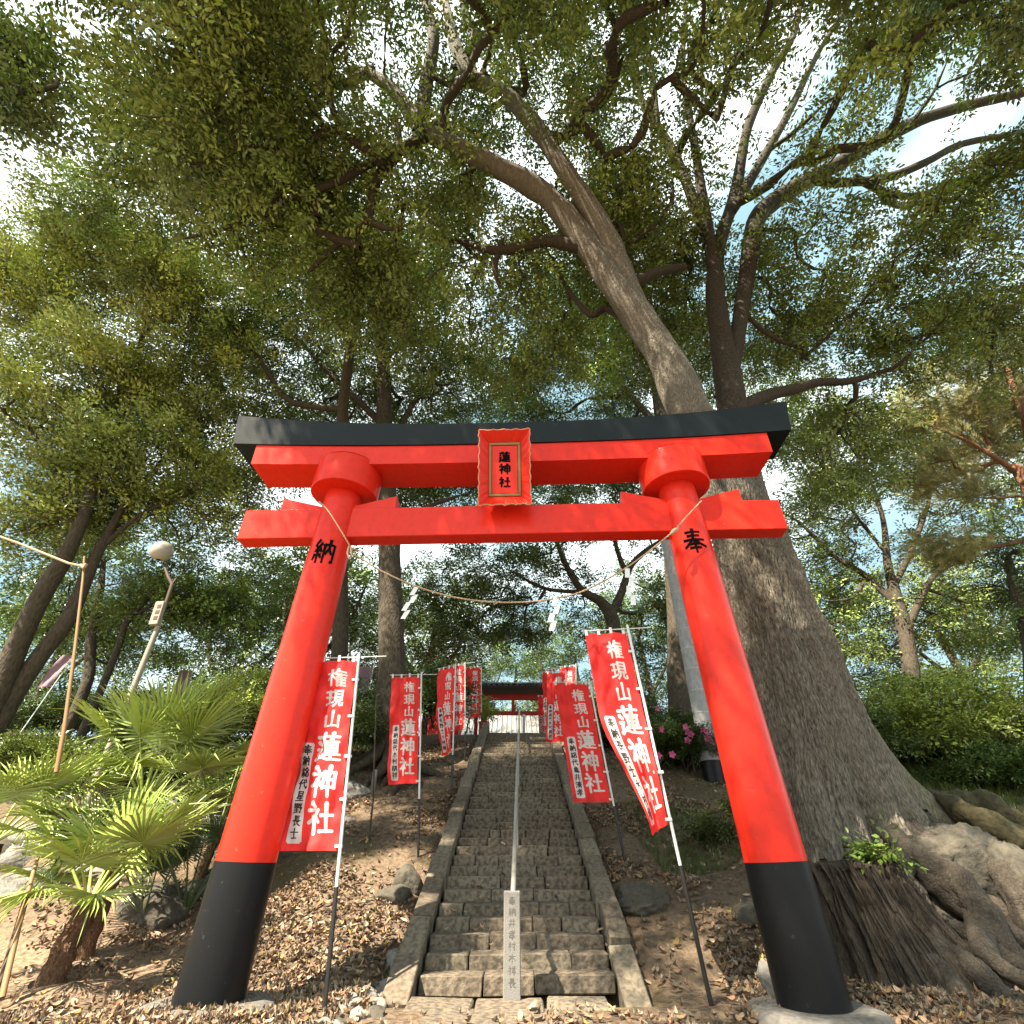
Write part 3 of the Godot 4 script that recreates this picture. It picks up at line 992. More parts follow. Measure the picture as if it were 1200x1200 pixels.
# ---------------------------------------------------------------- stair
const RISE := 0.126
const RUN := 0.323
func stair() -> void:
	var t := Node3D.new()
	t.name = "stair"
	add_child(t)
	t.position = Vector3(0, 0, -6.9)
	t.set_meta("kind", "structure")
	t.set_meta("label", "long brown stone stair climbing to the small red gate")
	var rg := RandomNumberGenerator.new()
	rg.seed = 19
	for i in 36:
		var front := 6.9 + RUN * i
		var xc := 0.05 + 0.013 * (front - 6.9)
		var cuts := [-0.99]
		var n := rg.randi_range(3, 5)
		for k in range(1, n): cuts.append(-0.99 + 1.98 * (k + rg.randf_range(-0.28, 0.28)) / n)
		cuts.append(0.99)
		for k in n:
			var w: float = cuts[k + 1] - cuts[k] - rg.randf_range(0.006, 0.014)
			var x: float = (cuts[k] + cuts[k + 1]) / 2
			var mb := MB.new()
			var size := Vector3(w, RISE + 0.03, RUN + 0.10)
			var at := Vector3(xc + x, RISE * (i + 1) - size.y / 2 + rg.randf_range(-0.007, 0.007), -(front + size.z / 2 + rg.randf_range(-0.016, 0.016)))
			worn_block(mb, Transform3D(Basis.from_euler(Vector3(rg.randfn() * 0.012, rg.randfn() * 0.01, rg.randfn() * 0.008)), at), size, rg)
			part("step_stone", mb, M.stone[rg.randi() % 4], t, true)
	# the top landing and the slabs laid in the earth before the first step
	for k in 3:
		var mb := MB.new()
		mb.cbox(Transform3D(Basis(), Vector3(0.2 + (k - 1) * 0.70, 4.50, -19.1)), Vector3(0.68, 0.12, 1.3), 0.012, 0.006, rg)
		part("landing_stone", mb, M.stone[k], t, true)
	for s in [[-0.66, -6.36, 0.60, 0.42], [-0.02, -6.30, 0.62, 0.5], [0.60, -6.38, 0.56, 0.42], [0.30, -5.78, 0.72, 0.48], [-0.42, -5.80, 0.66, 0.46]]:
		var mb := MB.new()
		mb.cbox(Transform3D(Basis.from_euler(Vector3(0.01, rg.randfn() * 0.03, 0)), Vector3(s[0], -0.035, s[1])), Vector3(s[2], 0.11, s[3]), 0.015, 0.01, rg)
		part("paving_stone", mb, M.stone[rg.randi() % 4], t, true)
	for side: int in [-1, 1]:
		var o := thing("stone_kerb", ["sloping stone kerb along the left edge of the stair, below the banner by the rooted tree", "sloping stone kerb along the right edge of the stair, beside the flat boulder"][0 if side < 0 else 1], "kerb", Vector3(side * 1.13, 0, -6.6))
		var d := 6.45
		while d < 18.9:
			var l := rg.randf_range(0.62, 1.0)
			var mid := d + l * 0.5 * cos(0.372)
			var mb := MB.new()
			var y := maxf(0.06, SLOPE * (mid - 6.9) + 0.085) + rg.randf_range(-0.015, 0.015)
			if d < 6.6: y = 0.02
			var b := Basis.from_euler(Vector3(0.372 + rg.randfn() * 0.02, rg.randfn() * 0.02, rg.randfn() * 0.03))
			worn_block(mb, Transform3D(b, Vector3(0.05 + 0.013 * (mid - 6.9) + side * (1.135 + rg.randf_range(-0.012, 0.012)), y, -mid)), Vector3(0.25 + rg.randf_range(-0.02, 0.02), 0.27, l - 0.012), rg)
			part("kerb_stone", mb, M.stone[rg.randi() % 4], o, true)
			d += l * cos(0.372)

# a block with worn, slightly uneven arrises
func worn_block(mb: MB, xf: Transform3D, size: Vector3, rg: RandomNumberGenerator) -> void:
	mb.cbox(xf, size, rg.randf_range(0.008, 0.016), 0.006, rg)

# ---------------------------------------------------------------- the great red gate
const GATE_YAW := -0.036
func shrine_gate() -> void:
	var t := thing("torii_gate", "large red shrine gate with black top beam and black column feet across the stair", "gate", Vector3(-0.05, 0, -6.0))
	t.rotation.y = GATE_YAW
	var lean := 0.0363
	for s: int in [-1, 1]:
		var foot := Vector3(2.6 * s, 0.07, 0)
		var up := Vector3(-s * lean, 1, 0).normalized()
		var rad := func(h: float) -> float: return lerpf(0.288, 0.254, clampf(h / 5.6, 0.0, 1.0))
		var shaft := func(h0: float, h1: float, extra: float) -> MB:
			var mb := MB.new()
			var pts := []
			var rs := []
			for k in 13:
				var h := lerpf(h0, h1, k / 12.0)
				pts.append(foot + up * h); rs.append(rad.call(h) + extra)
			mb.tube(pts, rs, 56)
			return mb
		var col := part("column", shaft.call(1.0, 5.62, 0.0), M.red, t)
		part("column_foot", shaft.call(0.0, 1.012, 0.004), M.black, col)
		# the brushed character faces the camera side of the column
		var mb := MB.new()
		var ch: String = "nou" if s < 0 else "hou"
		var chh := 4.36 if s < 0 else 4.42
		var turn := 0.16 if s < 0 else -0.14
		var place := func(x: float, y: float, lift: float) -> Vector3:
			var h := chh + (0.5 - y) * 0.37
			var r: float = rad.call(h) + 0.003 + lift
			var a := turn + (x - 0.5) * 0.29 / r
			return foot + up * h + Vector3(sin(a), 0, cos(a)) * r
		brush(mb, ch, place, 0.046)
		part("painted_character", mb, M.ink, col)
		var ring := MB.new()
		ring.tube([foot + up * 5.40, foot + up * 5.40, foot + up * 5.42, foot + up * 5.86, foot + up * 5.90, foot + up * 5.90], [0.2, 0.455, 0.475, 0.475, 0.455, 0.1], 64)
		part("column_ring", ring, M.red, t)
		var pl := MB.new()
		pl.tube([Vector3(2.6 * s, -0.1, 0), Vector3(2.6 * s, 0.01, 0), Vector3(2.6 * s, 0.055, 0), Vector3(2.6 * s, 0.075, 0), Vector3(2.6 * s, 0.078, 0)], [0.60, 0.58, 0.54, 0.47, 0.1], 40)
		part("column_base", pl, M.concrete, t)
		# wedges driven in above the tie beam on both sides of the column
		for e: int in [-1, 1]:
			var x0: float = 2.6 * s - s * lean * 5.1 + e * 0.2
			var x1 := x0 + e * 0.62
			var w := MB.new()
			var zf := 0.105
			var prof := [Vector2(x0, 5.17), Vector2(x1, 5.17), Vector2(x1, 5.40), Vector2(x0, 5.235)]
			var ctr := Vector3((x0 + x1) / 2, 5.24, 0)
			w.quad(v3(prof[0], zf), v3(prof[1], zf), v3(prof[2], zf), v3(prof[3], zf), ctr)
			w.quad(v3(prof[0], -zf), v3(prof[1], -zf), v3(prof[2], -zf), v3(prof[3], -zf), ctr)
			for k in 4: w.quad(v3(prof[k], zf), v3(prof[(k + 1) % 4], zf), v3(prof[(k + 1) % 4], -zf), v3(prof[k], -zf), ctr)
			part("wedge", w, M.red, t)
	var nuki := MB.new()
	nuki.cbox(Transform3D(Basis(), Vector3(0, 4.96, 0)), Vector3(7.44, 0.47, 0.245), 0.008)
	part("tie_beam", nuki, M.red, t)
	var sh := MB.new()
	var sec_red := func(x: float) -> Array:
		var r := 0.10 * pow(absf(x) / 3.78, 2.4)
		return [Vector2(0.29, 5.84 + r * 0.7), Vector2(0.31, 6.155 + r), Vector2(-0.31, 6.155 + r), Vector2(-0.29, 5.84 + r * 0.7)]
	beam(sh, 3.78, sec_red)
	part("lintel", sh, M.red, t)
	var ka := MB.new()
	var sec_black := func(x: float) -> Array:
		var r := 0.10 * pow(absf(x) / 3.78, 2.4)
		var q := 0.29 * pow(absf(x) / 4.12, 2.4)
		return [Vector2(0.335, 6.158 + r), Vector2(0.40, 6.505 + q), Vector2(0.0, 6.66 + q), Vector2(-0.40, 6.505 + q), Vector2(-0.335, 6.158 + r)]
	beam(ka, 4.12, sec_black, 0.10)
	part("top_beam", ka, M.roof_black, t)
	# the tablet: a scalloped, tilted frame with sloped cheeks, a gilt line and a lettered panel
	var tb := Node3D.new()
	tb.name = "tablet"
	t.add_child(tb, true)
	tb.position = Vector3(-0.035, 5.60, 0.41)
	tb.rotation.x = 0.27
	tb.rotation.z = 0.0
	var W := 0.355
	var H := 0.56
	var back := MB.new()
	back.cbox(Transform3D(Basis(), Vector3(0, 0, -0.06)), Vector3(0.56, 0.92, 0.08), 0.008)
	part("backing", back, M.red, tb)
	var panel := MB.new()
	panel.cbox(Transform3D(Basis(), Vector3(0, 0, -0.004)), Vector3(0.36, 0.72, 0.03), 0.004)
	part("panel", panel, M.red, tb)
	for e: Array in [[0.0, 0.385, 0.445, 0.04], [0.0, -0.385, 0.445, 0.04], [-0.203, 0.0, 0.04, 0.73], [0.203, 0.0, 0.04, 0.73]]:
		var gb := MB.new()
		gb.cbox(Transform3D(Basis(), Vector3(e[0], e[1], 0.008)), Vector3(e[2], e[3], 0.03), 0.005)
		part("gilt_strip", gb, M.gold, tb)
	var scallop := FastNoiseLite.new()
	scallop.seed = 6; scallop.frequency = 9.0
	for k in 4:
		var cheek := MB.new()
		var rim := MB.new()
		var horizontal := k < 2
		var s := 1.0 if k % 2 == 0 else -1.0
		var m := 44
		var inner := []
		var outer := []
		for i in m + 1:
			var q := lerpf(-1.0, 1.0, float(i) / m)
			var along := q * (W if horizontal else H)
			var j := (absf(sin(q * (7.0 if horizontal else 11.0))) * 0.016 + 0.012 * scallop.get_noise_2d(q, k)) * (1.0 - pow(absf(q), 10.0))
			if horizontal:
				inner.append(Vector3(q * 0.222, s * 0.404, 0.006)); outer.append(Vector3(along, s * (H - j), 0.125))
			else:
				inner.append(Vector3(s * 0.222, q * 0.404, 0.006)); outer.append(Vector3(s * (W - j), along, 0.125))
		var away := Vector3(0, 0, -1.0)
		for i in m:
			cheek.quad(inner[i], inner[i + 1], outer[i + 1], outer[i], away)
			var o0: Vector3 = outer[i]
			var o1: Vector3 = outer[i + 1]
			var n0 := Vector3(0, s, 0) if horizontal else Vector3(s, 0, 0)
			var th := n0 * 0.016 + Vector3(0, 0, -0.004)
			rim.quad(o0, o1, o1 + th, o0 + th, away)
			rim.quad(o0 + th, o1 + th, inner[i + 1] + n0 * 0.02 + Vector3(0, 0, -0.1), inner[i] + n0 * 0.02 + Vector3(0, 0, -0.1), Vector3.ZERO)
		part("cheek", cheek, M.red, tb)
		part("scalloped_rim", rim, M.edge, tb)
	var chars := ["ren", "jin", "sha"]
	for k in 3:
		var mb := MB.new()
		var y0: float = [0.185, 0.0, -0.195][k]
		var put := func(x: float, y: float, lift: float) -> Vector3:
			return Vector3((x - 0.5) * 0.165, y0 + (0.5 - y) * 0.16, 0.0135 + lift)
		brush(mb, chars[k], put, 0.066)
		part("painted_character", mb, M.ink, tb)

func v3(p: Vector2, z: float) -> Vector3:
	return Vector3(p.x, p.y, z)

# a beam along x whose cross-section (z, y points) changes along its length; its ends may rake outward
func beam(mb: MB, half: float, section: Callable, rake := 0.0) -> void:
	var m := 36
	var prev := []
	for i in m + 1:
		var q := lerpf(-1.0, 1.0, float(i) / m)
		var sec: Array = section.call(q * half)
		var ring := []
		for p: Vector2 in sec:
			ring.append(Vector3(q * (half + rake * (p.y - 6.16)), p.y, p.x))
		var c := Vector3.ZERO
		for p in ring: c += p / ring.size()
		if i == 0 or i == m:
			var away := c - Vector3(signf(q), 0, 0)
			for k in range(1, ring.size() - 1): mb.tri(ring[0], ring[k], ring[k + 1], away)
		if i > 0:
			for k in ring.size():
				mb.quad(prev[k], ring[k], ring[(k + 1) % ring.size()], prev[(k + 1) % ring.size()], c)
		prev = ring

func straw_rope() -> void:
	var t := thing("straw_rope", "thin straw rope slung between the red columns with white zigzag papers", "rope", Vector3(0, 4.4, -5.9))
	var pts := []
	# over the left column, down its inner side, across in a slack curve and up round the right column
	var path := [Vector3(-2.651, 5.168, -5.760), Vector3(-2.471, 4.972, -5.680), Vector3(-2.267, 4.695, -5.670), Vector3(-2.097, 4.452, -5.740), Vector3(-2.094, 4.417, -5.880), Vector3(-1.965, 4.352, -5.900), Vector3(-1.707, 4.189, -5.900), Vector3(-1.300, 3.995, -5.900), Vector3(-0.855, 3.842, -5.900), Vector3(-0.423, 3.752, -5.880), Vector3(0.000, 3.721, -5.860), Vector3(0.419, 3.737, -5.820), Vector3(0.837, 3.812, -5.760), Vector3(1.264, 4.004, -5.680), Vector3(1.597, 4.211, -5.620), Vector3(1.920, 4.447, -5.560), Vector3(2.049, 4.537, -5.500), Vector3(2.228, 4.717, -5.440), Vector3(2.535, 5.069, -5.600)]
	var l := []
	for p in path: l.append([p, 0.011])
	var mb := MB.new()
	for e in smooth_path(l, 8): pts.append(e[0])
	for k in 2:   # two strands twisted together
		var strand := []
		var rs := []
		var run := 0.0
		var fine := []
		for i in pts.size() - 1:
			for s in 3: fine.append(pts[i].lerp(pts[i + 1], s / 3.0))
		fine.append(pts[-1])
		for i in fine.size():
			if i > 0: run += fine[i].distance_to(fine[i - 1])
			var a := run * 70.0 + PI * k
			strand.append(fine[i] + Vector3(0, cos(a), sin(a)) * 0.0045); rs.append(0.0075)
		mb.tube(strand, rs, 6)
	part("strand", mb, M.rope, t, true)
	var kb := MB.new()
	kb.tube([Vector3(-2.086, 4.417, -5.680), Vector3(-2.083, 4.306, -5.660), Vector3(-2.046, 4.220, -5.660), Vector3(-2.024, 4.281, -5.660), Vector3(-2.058, 4.399, -5.670)], [0.012, 0.012, 0.012, 0.012, 0.012], 6)
	part("knot", kb, M.rope, t, true)
	kb = MB.new()
	kb.tube([Vector3(-2.060, 4.392, -5.680), Vector3(-1.944, 4.382, -5.750)], [0.012, 0.008], 6)
	part("rope_end", kb, M.rope, t, true)
	kb = MB.new()
	kb.tube([Vector3(1.986, 4.468, -5.470), Vector3(2.027, 4.500, -5.440), Vector3(2.080, 4.544, -5.450)], [0.02, 0.028, 0.02], 8)
	part("knot", kb, M.rope, t, true)
	for s: Array in [[Vector3(-1.208, 3.948, -5.900), 0.40, -0.35], [Vector3(0.545, 3.762, -5.800), 0.40, -0.30], [Vector3(1.427, 4.083, -5.650), 0.46, -0.12]]:
		var p: Vector3 = s[0]
		var z := MB.new()
		var x := 0.0
		var y := 0.0
		var wv := 0.03
		for k in 4:
			var a := p + Vector3(x, y, 0.01 * k)
			var dx: float = s[2] * s[1] * 0.32
			var b := p + Vector3(x + dx, y - s[1] * 0.3, 0.01 * k + 0.01)
			z.quad(a + Vector3(-wv, 0, 0), a + Vector3(wv, 0, 0), b + Vector3(wv, 0, 0.012), b + Vector3(-wv, 0, 0.012))
			x += dx + (0.05 if k % 2 == 0 else -0.03)
			y -= s[1] * 0.27
		part("paper_streamer", z, M.paper, t, true)

func handrail() -> void:
	var t := thing("stone_post", "square grey granite post with cut lettering at the foot of the stair", "post", Vector3(0.0, 0, -6.52))
	var mb := MB.new()
	mb.cbox(Transform3D(Basis(), Vector3(0, 0.40, 0)), Vector3(0.165, 0.86, 0.15), 0.008)
	part("shaft", mb, M.post_stone, t)
	var cut := mat(lin(0.10, 0.095, 0.085), 0.95)
	var list := ["hou", "nou", "i", "taka", "mura", "ki", "shou", "naga"]
	for k in 8:
		var g := MB.new()
		var put := func(x: float, y: float, lift: float) -> Vector3:
			return Vector3((x - 0.5) * 0.072, 0.755 - 0.088 * k + (0.5 - y) * 0.07, 0.0765 + lift)
		brush(g, list[k], put, 0.035)
		part("cut_character", g, cut, t)
	var r := thing("handrail", "thin grey metal handrail rising up the middle of the stair", "handrail", Vector3(0, 0.8, -6.55))
	var pipe := MB.new()
	var a := Vector3(0.012, 0.76, -6.52)
	var b := Vector3(0.26, 5.42, -18.9)
	pipe.tube([a, a + Vector3(0, 0.09, -0.05), a.lerp(b, 0.012) + Vector3(0, 0.05, 0), a.lerp(b, 0.5) + Vector3(0, 0.03, 0), b, b + Vector3(0, -0.04, -0.1)], [0.028, 0.028, 0.028, 0.028, 0.028, 0.028], 12)
	part("pipe", pipe, M.steel, r, true)
	for k in 4:
		var p := a.lerp(b, [0.28, 0.52, 0.76, 0.995][k])
		var s := MB.new()
		s.tube([Vector3(p.x, SLOPE * (-p.z - 6.9) - 0.05, p.z), Vector3(p.x, p.y, p.z)], [0.024, 0.024], 10)
		part("support", s, M.steel, r, true)
	var far := MB.new()
	far.tube([Vector3(0.42, 4.5, -19.3), Vector3(0.42, 5.35, -19.3)], [0.05, 0.05], 10)
	tag(part("white_post", far, M.paper, self), "short white post at the top of the stair before the small gate", "post")

# ---------------------------------------------------------------- the great tree
func big_tree() -> void:
	var base := Vector3(4.55, 0.3, -8.35)
	var t := thing("giant_tree", "giant old tree with fluted grey trunk and mossy buttress roots behind the right column", "tree", base)
	var f := FastNoiseLite.new()
	f.seed = 31; f.frequency = 1.0; f.fractal_octaves = 3
	var fine := FastNoiseLite.new()
	fine.seed = 32; fine.frequency = 1.0; fine.fractal_octaves = 3
	fine.fractal_type = FastNoiseLite.FRACTAL_RIDGED
	# [angle (0 = right, 90 = towards the stair foot), reach, height scale, width]
	var flutes := [[0.95, 0.45, 0.9, 0.34], [2.2, 0.30, 0.9, 0.4], [3.4, 0.5, 0.7, 0.45], [4.6, 0.7, 0.9, 0.5]]
	var skin := func(u: float, w: float) -> Vector3:
		var a := TAU * u
		var h := -0.5 + 8.9 * pow(w, 1.15)
		var c := base + Vector3(-0.05 * maxf(h - 2.2, 0.0), h, 0.02 * h)
		var r := 0.76 - 0.030 * maxf(h, 0.0) + 0.30 * exp(-maxf(h, 0.0) / 0.9)
		for fl: Array in flutes:
			var da := absf(angle_difference(a, fl[0]))
			var e := exp(-maxf(h, 0.0) / fl[2])
			r += fl[1] * e * exp(-pow(da / (fl[3] * (0.75 + 0.5 * (1.0 - e))), 2.0))
			# a crease that runs up between the root and the trunk
			r -= 0.10 * exp(-pow((da - fl[3] * 1.6) / 0.16, 2.0)) * exp(-maxf(h - 0.6, 0.0) / 2.6)
		# the great buttress that runs down to the right
		var reach := minf(4.6 * exp(-maxf(h - 0.1, 0.0) / 0.78), 2.5)
		r += reach * exp(-pow(absf(angle_difference(a, -0.05)) / (0.36 - 0.05 * reach), 2.0))
		r -= 0.16 * exp(-pow(absf(angle_difference(a, 0.42 + 0.05 * h)) / 0.10, 2.0)) * exp(-maxf(h - 2.2, 0.0) / 0.8)
		r += 0.11 * exp(-pow(absf(angle_difference(a, 0.62)) / 0.42, 2.0)) - 0.22 * exp(-pow(absf(angle_difference(a, 1.0 - 0.01 * h)) / 0.10, 2.0)) * ss(-0.2, 1.2, h)
		r += 0.10 * f.get_noise_3d(cos(a) * 1.4, h * 0.35, sin(a) * 1.4) + 0.05 * f.get_noise_3d(cos(a) * 4.0, h * 1.2, sin(a) * 4.0)
		var tw := a + 0.05 * h
		var warp := 5.0 * f.get_noise_3d(cos(tw) * 2.2, h * 0.9, sin(tw) * 2.2) + 2.2 * f.get_noise_3d(cos(tw) * 7.0, h * 3.0, sin(tw) * 7.0)
		r -= 0.042 * pow(1.0 - absf(sin(tw * 26.0 + warp)), 3.0) + 0.020 * pow(1.0 - absf(sin(tw * 47.0 - warp * 1.7 + 2.0 * h)), 2.0)
		r += 0.012 * fine.get_noise_3d(cos(tw) * 18.0, h * 3.0, sin(tw) * 18.0)
		if h > 6.6: r *= 1.0 + 0.10 * ss(6.6, 8.2, h) * absf(cos(a))
		return c + Vector3(cos(a) * r, 0, sin(a) * r)
	var mb := MB.new()
	mb.grid(520, 240, skin, true)
	for i in mb.v.size():   # moss on the buttress
		var p := mb.v[i]
		var m := ss(0.4, 1.6, p.x - base.x) * (1.0 - ss(2.2, 3.4, p.y)) + 0.5 * ss(0.25, 0.6, f.get_noise_3dv(p * 2.3)) * (1.0 - ss(1.6, 3.0, p.y))
		mb.c[i] = Color(1, 1, 1).lerp(Color(0.62, 0.62, 0.32), clampf(m * (0.7 + 0.8 * f.get_noise_3dv(p * 3.0)), 0.0, 1.0))
	part("trunk", mb, M.bark, t, true)
	var A := [[Vector3(4.295, 7.550, -8.300), 0.420], [Vector3(4.116, 8.507, -8.200), 0.487], [Vector3(3.833, 9.323, -8.000), 0.437], [Vector3(3.351, 11.113, -7.700), 0.378], [Vector3(2.589, 12.525, -7.300), 0.353], [Vector3(1.941, 13.892, -7.000), 0.311], [Vector3(0.893, 15.456, -6.500), 0.294], [Vector3(-0.442, 15.948, -6.000), 0.260], [Vector3(-1.758, 16.416, -5.600), 0.227], [Vector3(-2.483, 16.914, -5.400), 0.202], [Vector3(-3.073, 17.999, -5.100), 0.168], [Vector3(-3.965, 18.898, -4.900), 0.134], [Vector3(-4.631, 19.099, -4.900), 0.084]]
	var B := [[Vector3(2.961, 11.995, -7.450), 0.302], [Vector3(2.635, 13.217, -7.100), 0.294], [Vector3(2.265, 14.341, -6.700), 0.260], [Vector3(1.431, 15.708, -6.100), 0.235], [Vector3(0.564, 17.206, -5.500), 0.227], [Vector3(-0.228, 17.999, -5.100), 0.202], [Vector3(-1.028, 18.376, -4.900), 0.193], [Vector3(-1.434, 19.130, -4.600), 0.168], [Vector3(-1.726, 20.486, -4.300), 0.143], [Vector3(-2.038, 22.542, -4.000), 0.118], [Vector3(-2.436, 26.409, -3.700), 0.084]]
	var C := [[Vector3(4.594, 7.051, -8.500), 0.257], [Vector3(4.897, 8.652, -8.500), 0.328], [Vector3(5.159, 9.976, -8.500), 0.336], [Vector3(5.353, 12.022, -8.400), 0.286], [Vector3(5.536, 13.931, -8.200), 0.243], [Vector3(5.964, 15.717, -8.000), 0.200], [Vector3(6.816, 17.930, -7.500), 0.178], [Vector3(7.505, 20.381, -6.700), 0.150], [Vector3(8.565, 22.526, -5.900), 0.128], [Vector3(9.455, 24.031, -5.300), 0.107], [Vector3(10.838, 28.038, -4.800), 0.086], [Vector3(13.269, 35.037, -4.200), 0.057]]
	var limbs := [A, B, C,
		[[Vector3(-2.378, 16.751, -5.400), 0.2], [Vector3(-2.318, 18.599, -5.000), 0.19], [Vector3(-2.205, 20.184, -4.500), 0.17], [Vector3(-2.539, 22.159, -4.200), 0.15], [Vector3(-3.040, 26.431, -3.900), 0.1]],
		[[Vector3(-2.097, 16.663, -5.500), 0.19], [Vector3(-2.511, 16.262, -5.600), 0.17], [Vector3(-3.010, 15.935, -5.800), 0.15], [Vector3(-3.396, 15.010, -6.000), 0.12], [Vector3(-3.525, 14.155, -6.400), 0.1], [Vector3(-3.920, 13.932, -6.700), 0.085], [Vector3(-4.486, 13.892, -7.000), 0.07], [Vector3(-5.203, 13.420, -7.400), 0.05]],
		[[Vector3(-2.688, 16.326, -5.700), 0.14], [Vector3(-3.408, 15.536, -5.700), 0.11], [Vector3(-4.308, 14.547, -5.800), 0.09], [Vector3(-5.696, 14.577, -6.200), 0.07], [Vector3(-7.224, 14.539, -6.800), 0.05], [Vector3(-8.690, 14.674, -7.200), 0.03]],
		[[Vector3(-2.922, 16.285, -5.800), 0.10], [Vector3(-3.045, 17.219, -5.600), 0.10], [Vector3(-3.175, 17.488, -5.500), 0.09]],
		[[Vector3(-3.965, 18.898, -4.900), 0.15], [Vector3(-4.504, 17.594, -4.800), 0.10], [Vector3(-5.355, 17.447, -4.500), 0.07], [Vector3(-6.042, 16.221, -4.400), 0.05], [Vector3(-7.188, 16.945, -4.200), 0.03]],
		[[Vector3(-4.916, 14.575, -6.400), 0.12], [Vector3(-5.128, 15.701, -5.900), 0.11], [Vector3(-5.808, 16.644, -5.400), 0.10], [Vector3(-6.899, 17.900, -4.800), 0.08], [Vector3(-7.673, 18.626, -4.300), 0.06], [Vector3(-8.585, 19.135, -4.000), 0.03]],
		[[Vector3(-3.973, 13.722, -6.800), 0.10], [Vector3(-4.891, 14.217, -6.700), 0.11], [Vector3(-5.573, 15.240, -6.300), 0.09], [Vector3(-6.780, 15.706, -6.000), 0.07], [Vector3(-7.877, 15.692, -5.800), 0.05], [Vector3(-8.969, 17.190, -5.400), 0.03]],
		[[Vector3(-1.000, 18.249, -4.900), 0.17], [Vector3(-1.578, 18.061, -4.900), 0.13], [Vector3(-2.250, 18.765, -4.900), 0.07]],
		[[Vector3(-1.390, 19.033, -4.700), 0.14], [Vector3(-1.008, 19.761, -4.400), 0.13], [Vector3(-1.413, 21.658, -4.100), 0.11], [Vector3(-1.354, 24.576, -3.800), 0.08]],
		[[Vector3(1.558, 13.972, -7.000), 0.17], [Vector3(0.887, 14.402, -7.100), 0.15], [Vector3(0.000, 14.175, -7.200), 0.13], [Vector3(-0.672, 14.356, -7.300), 0.10], [Vector3(-1.301, 15.249, -7.600), 0.08], [Vector3(-2.361, 16.085, -7.900), 0.05]],
		[[Vector3(-0.333, 14.184, -7.250), 0.08], [Vector3(-0.443, 13.780, -7.500), 0.07], [Vector3(-0.307, 13.225, -7.700), 0.04]],
		[[Vector3(3.093, 13.045, -7.400), 0.16], [Vector3(3.858, 13.663, -7.500), 0.12], [Vector3(4.686, 14.240, -7.700), 0.09]],
		[[Vector3(3.058, 11.589, -7.700), 0.13], [Vector3(2.425, 12.652, -7.900), 0.09], [Vector3(1.956, 12.583, -8.000), 0.08], [Vector3(1.401, 14.173, -8.100), 0.05], [Vector3(0.986, 15.717, -8.000), 0.03]],
		[[Vector3(5.226, 10.500, -8.450), 0.16], [Vector3(6.555, 14.495, -8.300), 0.23], [Vector3(7.288, 16.858, -7.900), 0.27], [Vector3(7.946, 17.673, -7.700), 0.27], [Vector3(9.084, 18.418, -7.400), 0.24], [Vector3(10.347, 19.076, -7.100), 0.21], [Vector3(11.477, 19.694, -6.800), 0.2], [Vector3(12.756, 20.166, -6.400), 0.18], [Vector3(14.508, 20.776, -6.200), 0.15], [Vector3(16.541, 21.340, -6.000), 0.13], [Vector3(20.126, 23.395, -5.800), 0.08]],
		[[Vector3(9.348, 18.418, -7.400), 0.14], [Vector3(10.229, 18.306, -7.400), 0.13], [Vector3(11.521, 18.408, -7.300), 0.13], [Vector3(12.813, 18.958, -7.100), 0.12], [Vector3(14.260, 19.777, -6.900), 0.1], [Vector3(16.509, 20.337, -6.800), 0.07]],
		[[Vector3(10.796, 18.418, -7.400), 0.12], [Vector3(11.663, 17.991, -7.600), 0.11], [Vector3(12.712, 17.991, -7.600), 0.1], [Vector3(13.878, 18.652, -7.500), 0.09], [Vector3(16.022, 18.817, -7.400), 0.06]],
		[[Vector3(5.790, 15.224, -8.100), 0.18], [Vector3(5.294, 18.019, -7.300), 0.15], [Vector3(4.956, 19.652, -6.900), 0.13], [Vector3(4.268, 21.195, -6.400), 0.11], [Vector3(4.069, 22.843, -6.100), 0.07], [Vector3(2.906, 23.875, -5.700), 0.04]],
		[[Vector3(4.236, 21.555, -6.400), 0.08], [Vector3(3.236, 21.849, -6.400), 0.06], [Vector3(1.691, 21.604, -6.600), 0.035]],
		[[Vector3(4.606, 20.424, -6.600), 0.11], [Vector3(4.577, 23.011, -5.700), 0.08], [Vector3(4.399, 25.627, -5.000), 0.06], [Vector3(4.677, 30.325, -4.500), 0.04]],
		[[Vector3(5.671, 14.540, -8.200), 0.2], [Vector3(5.553, 19.456, -6.600), 0.11], [Vector3(5.403, 21.823, -5.600), 0.09], [Vector3(6.176, 26.211, -4.900), 0.06]],
		[[Vector3(6.712, 17.354, -7.600), 0.16], [Vector3(8.770, 20.761, -6.600), 0.12], [Vector3(10.645, 24.274, -5.800), 0.09], [Vector3(13.535, 29.159, -5.000), 0.06]],
		[[Vector3(5.250, 9.697, -8.500), 0.2], [Vector3(6.218, 10.465, -8.800), 0.16], [Vector3(7.117, 10.923, -9.000), 0.14], [Vector3(8.023, 11.397, -9.200), 0.12], [Vector3(9.230, 11.800, -9.500), 0.09], [Vector3(11.061, 12.822, -9.900), 0.05]],
	]
	for l in limbs:
		if l[0][1] < 0.3: l.push_front([l[0][0] + (l[0][0] - l[1][0]).normalized() * 0.28, l[0][1] * 0.9])   # rooted inside what bears it
		part("limb", limb_mesh(l, 40, 0.2, 1.4) if l[0][1] > 0.3 else limb_mesh(l, 11, 0.14), M.bark if l[0][1] > 0.3 else M.limb, t, true)
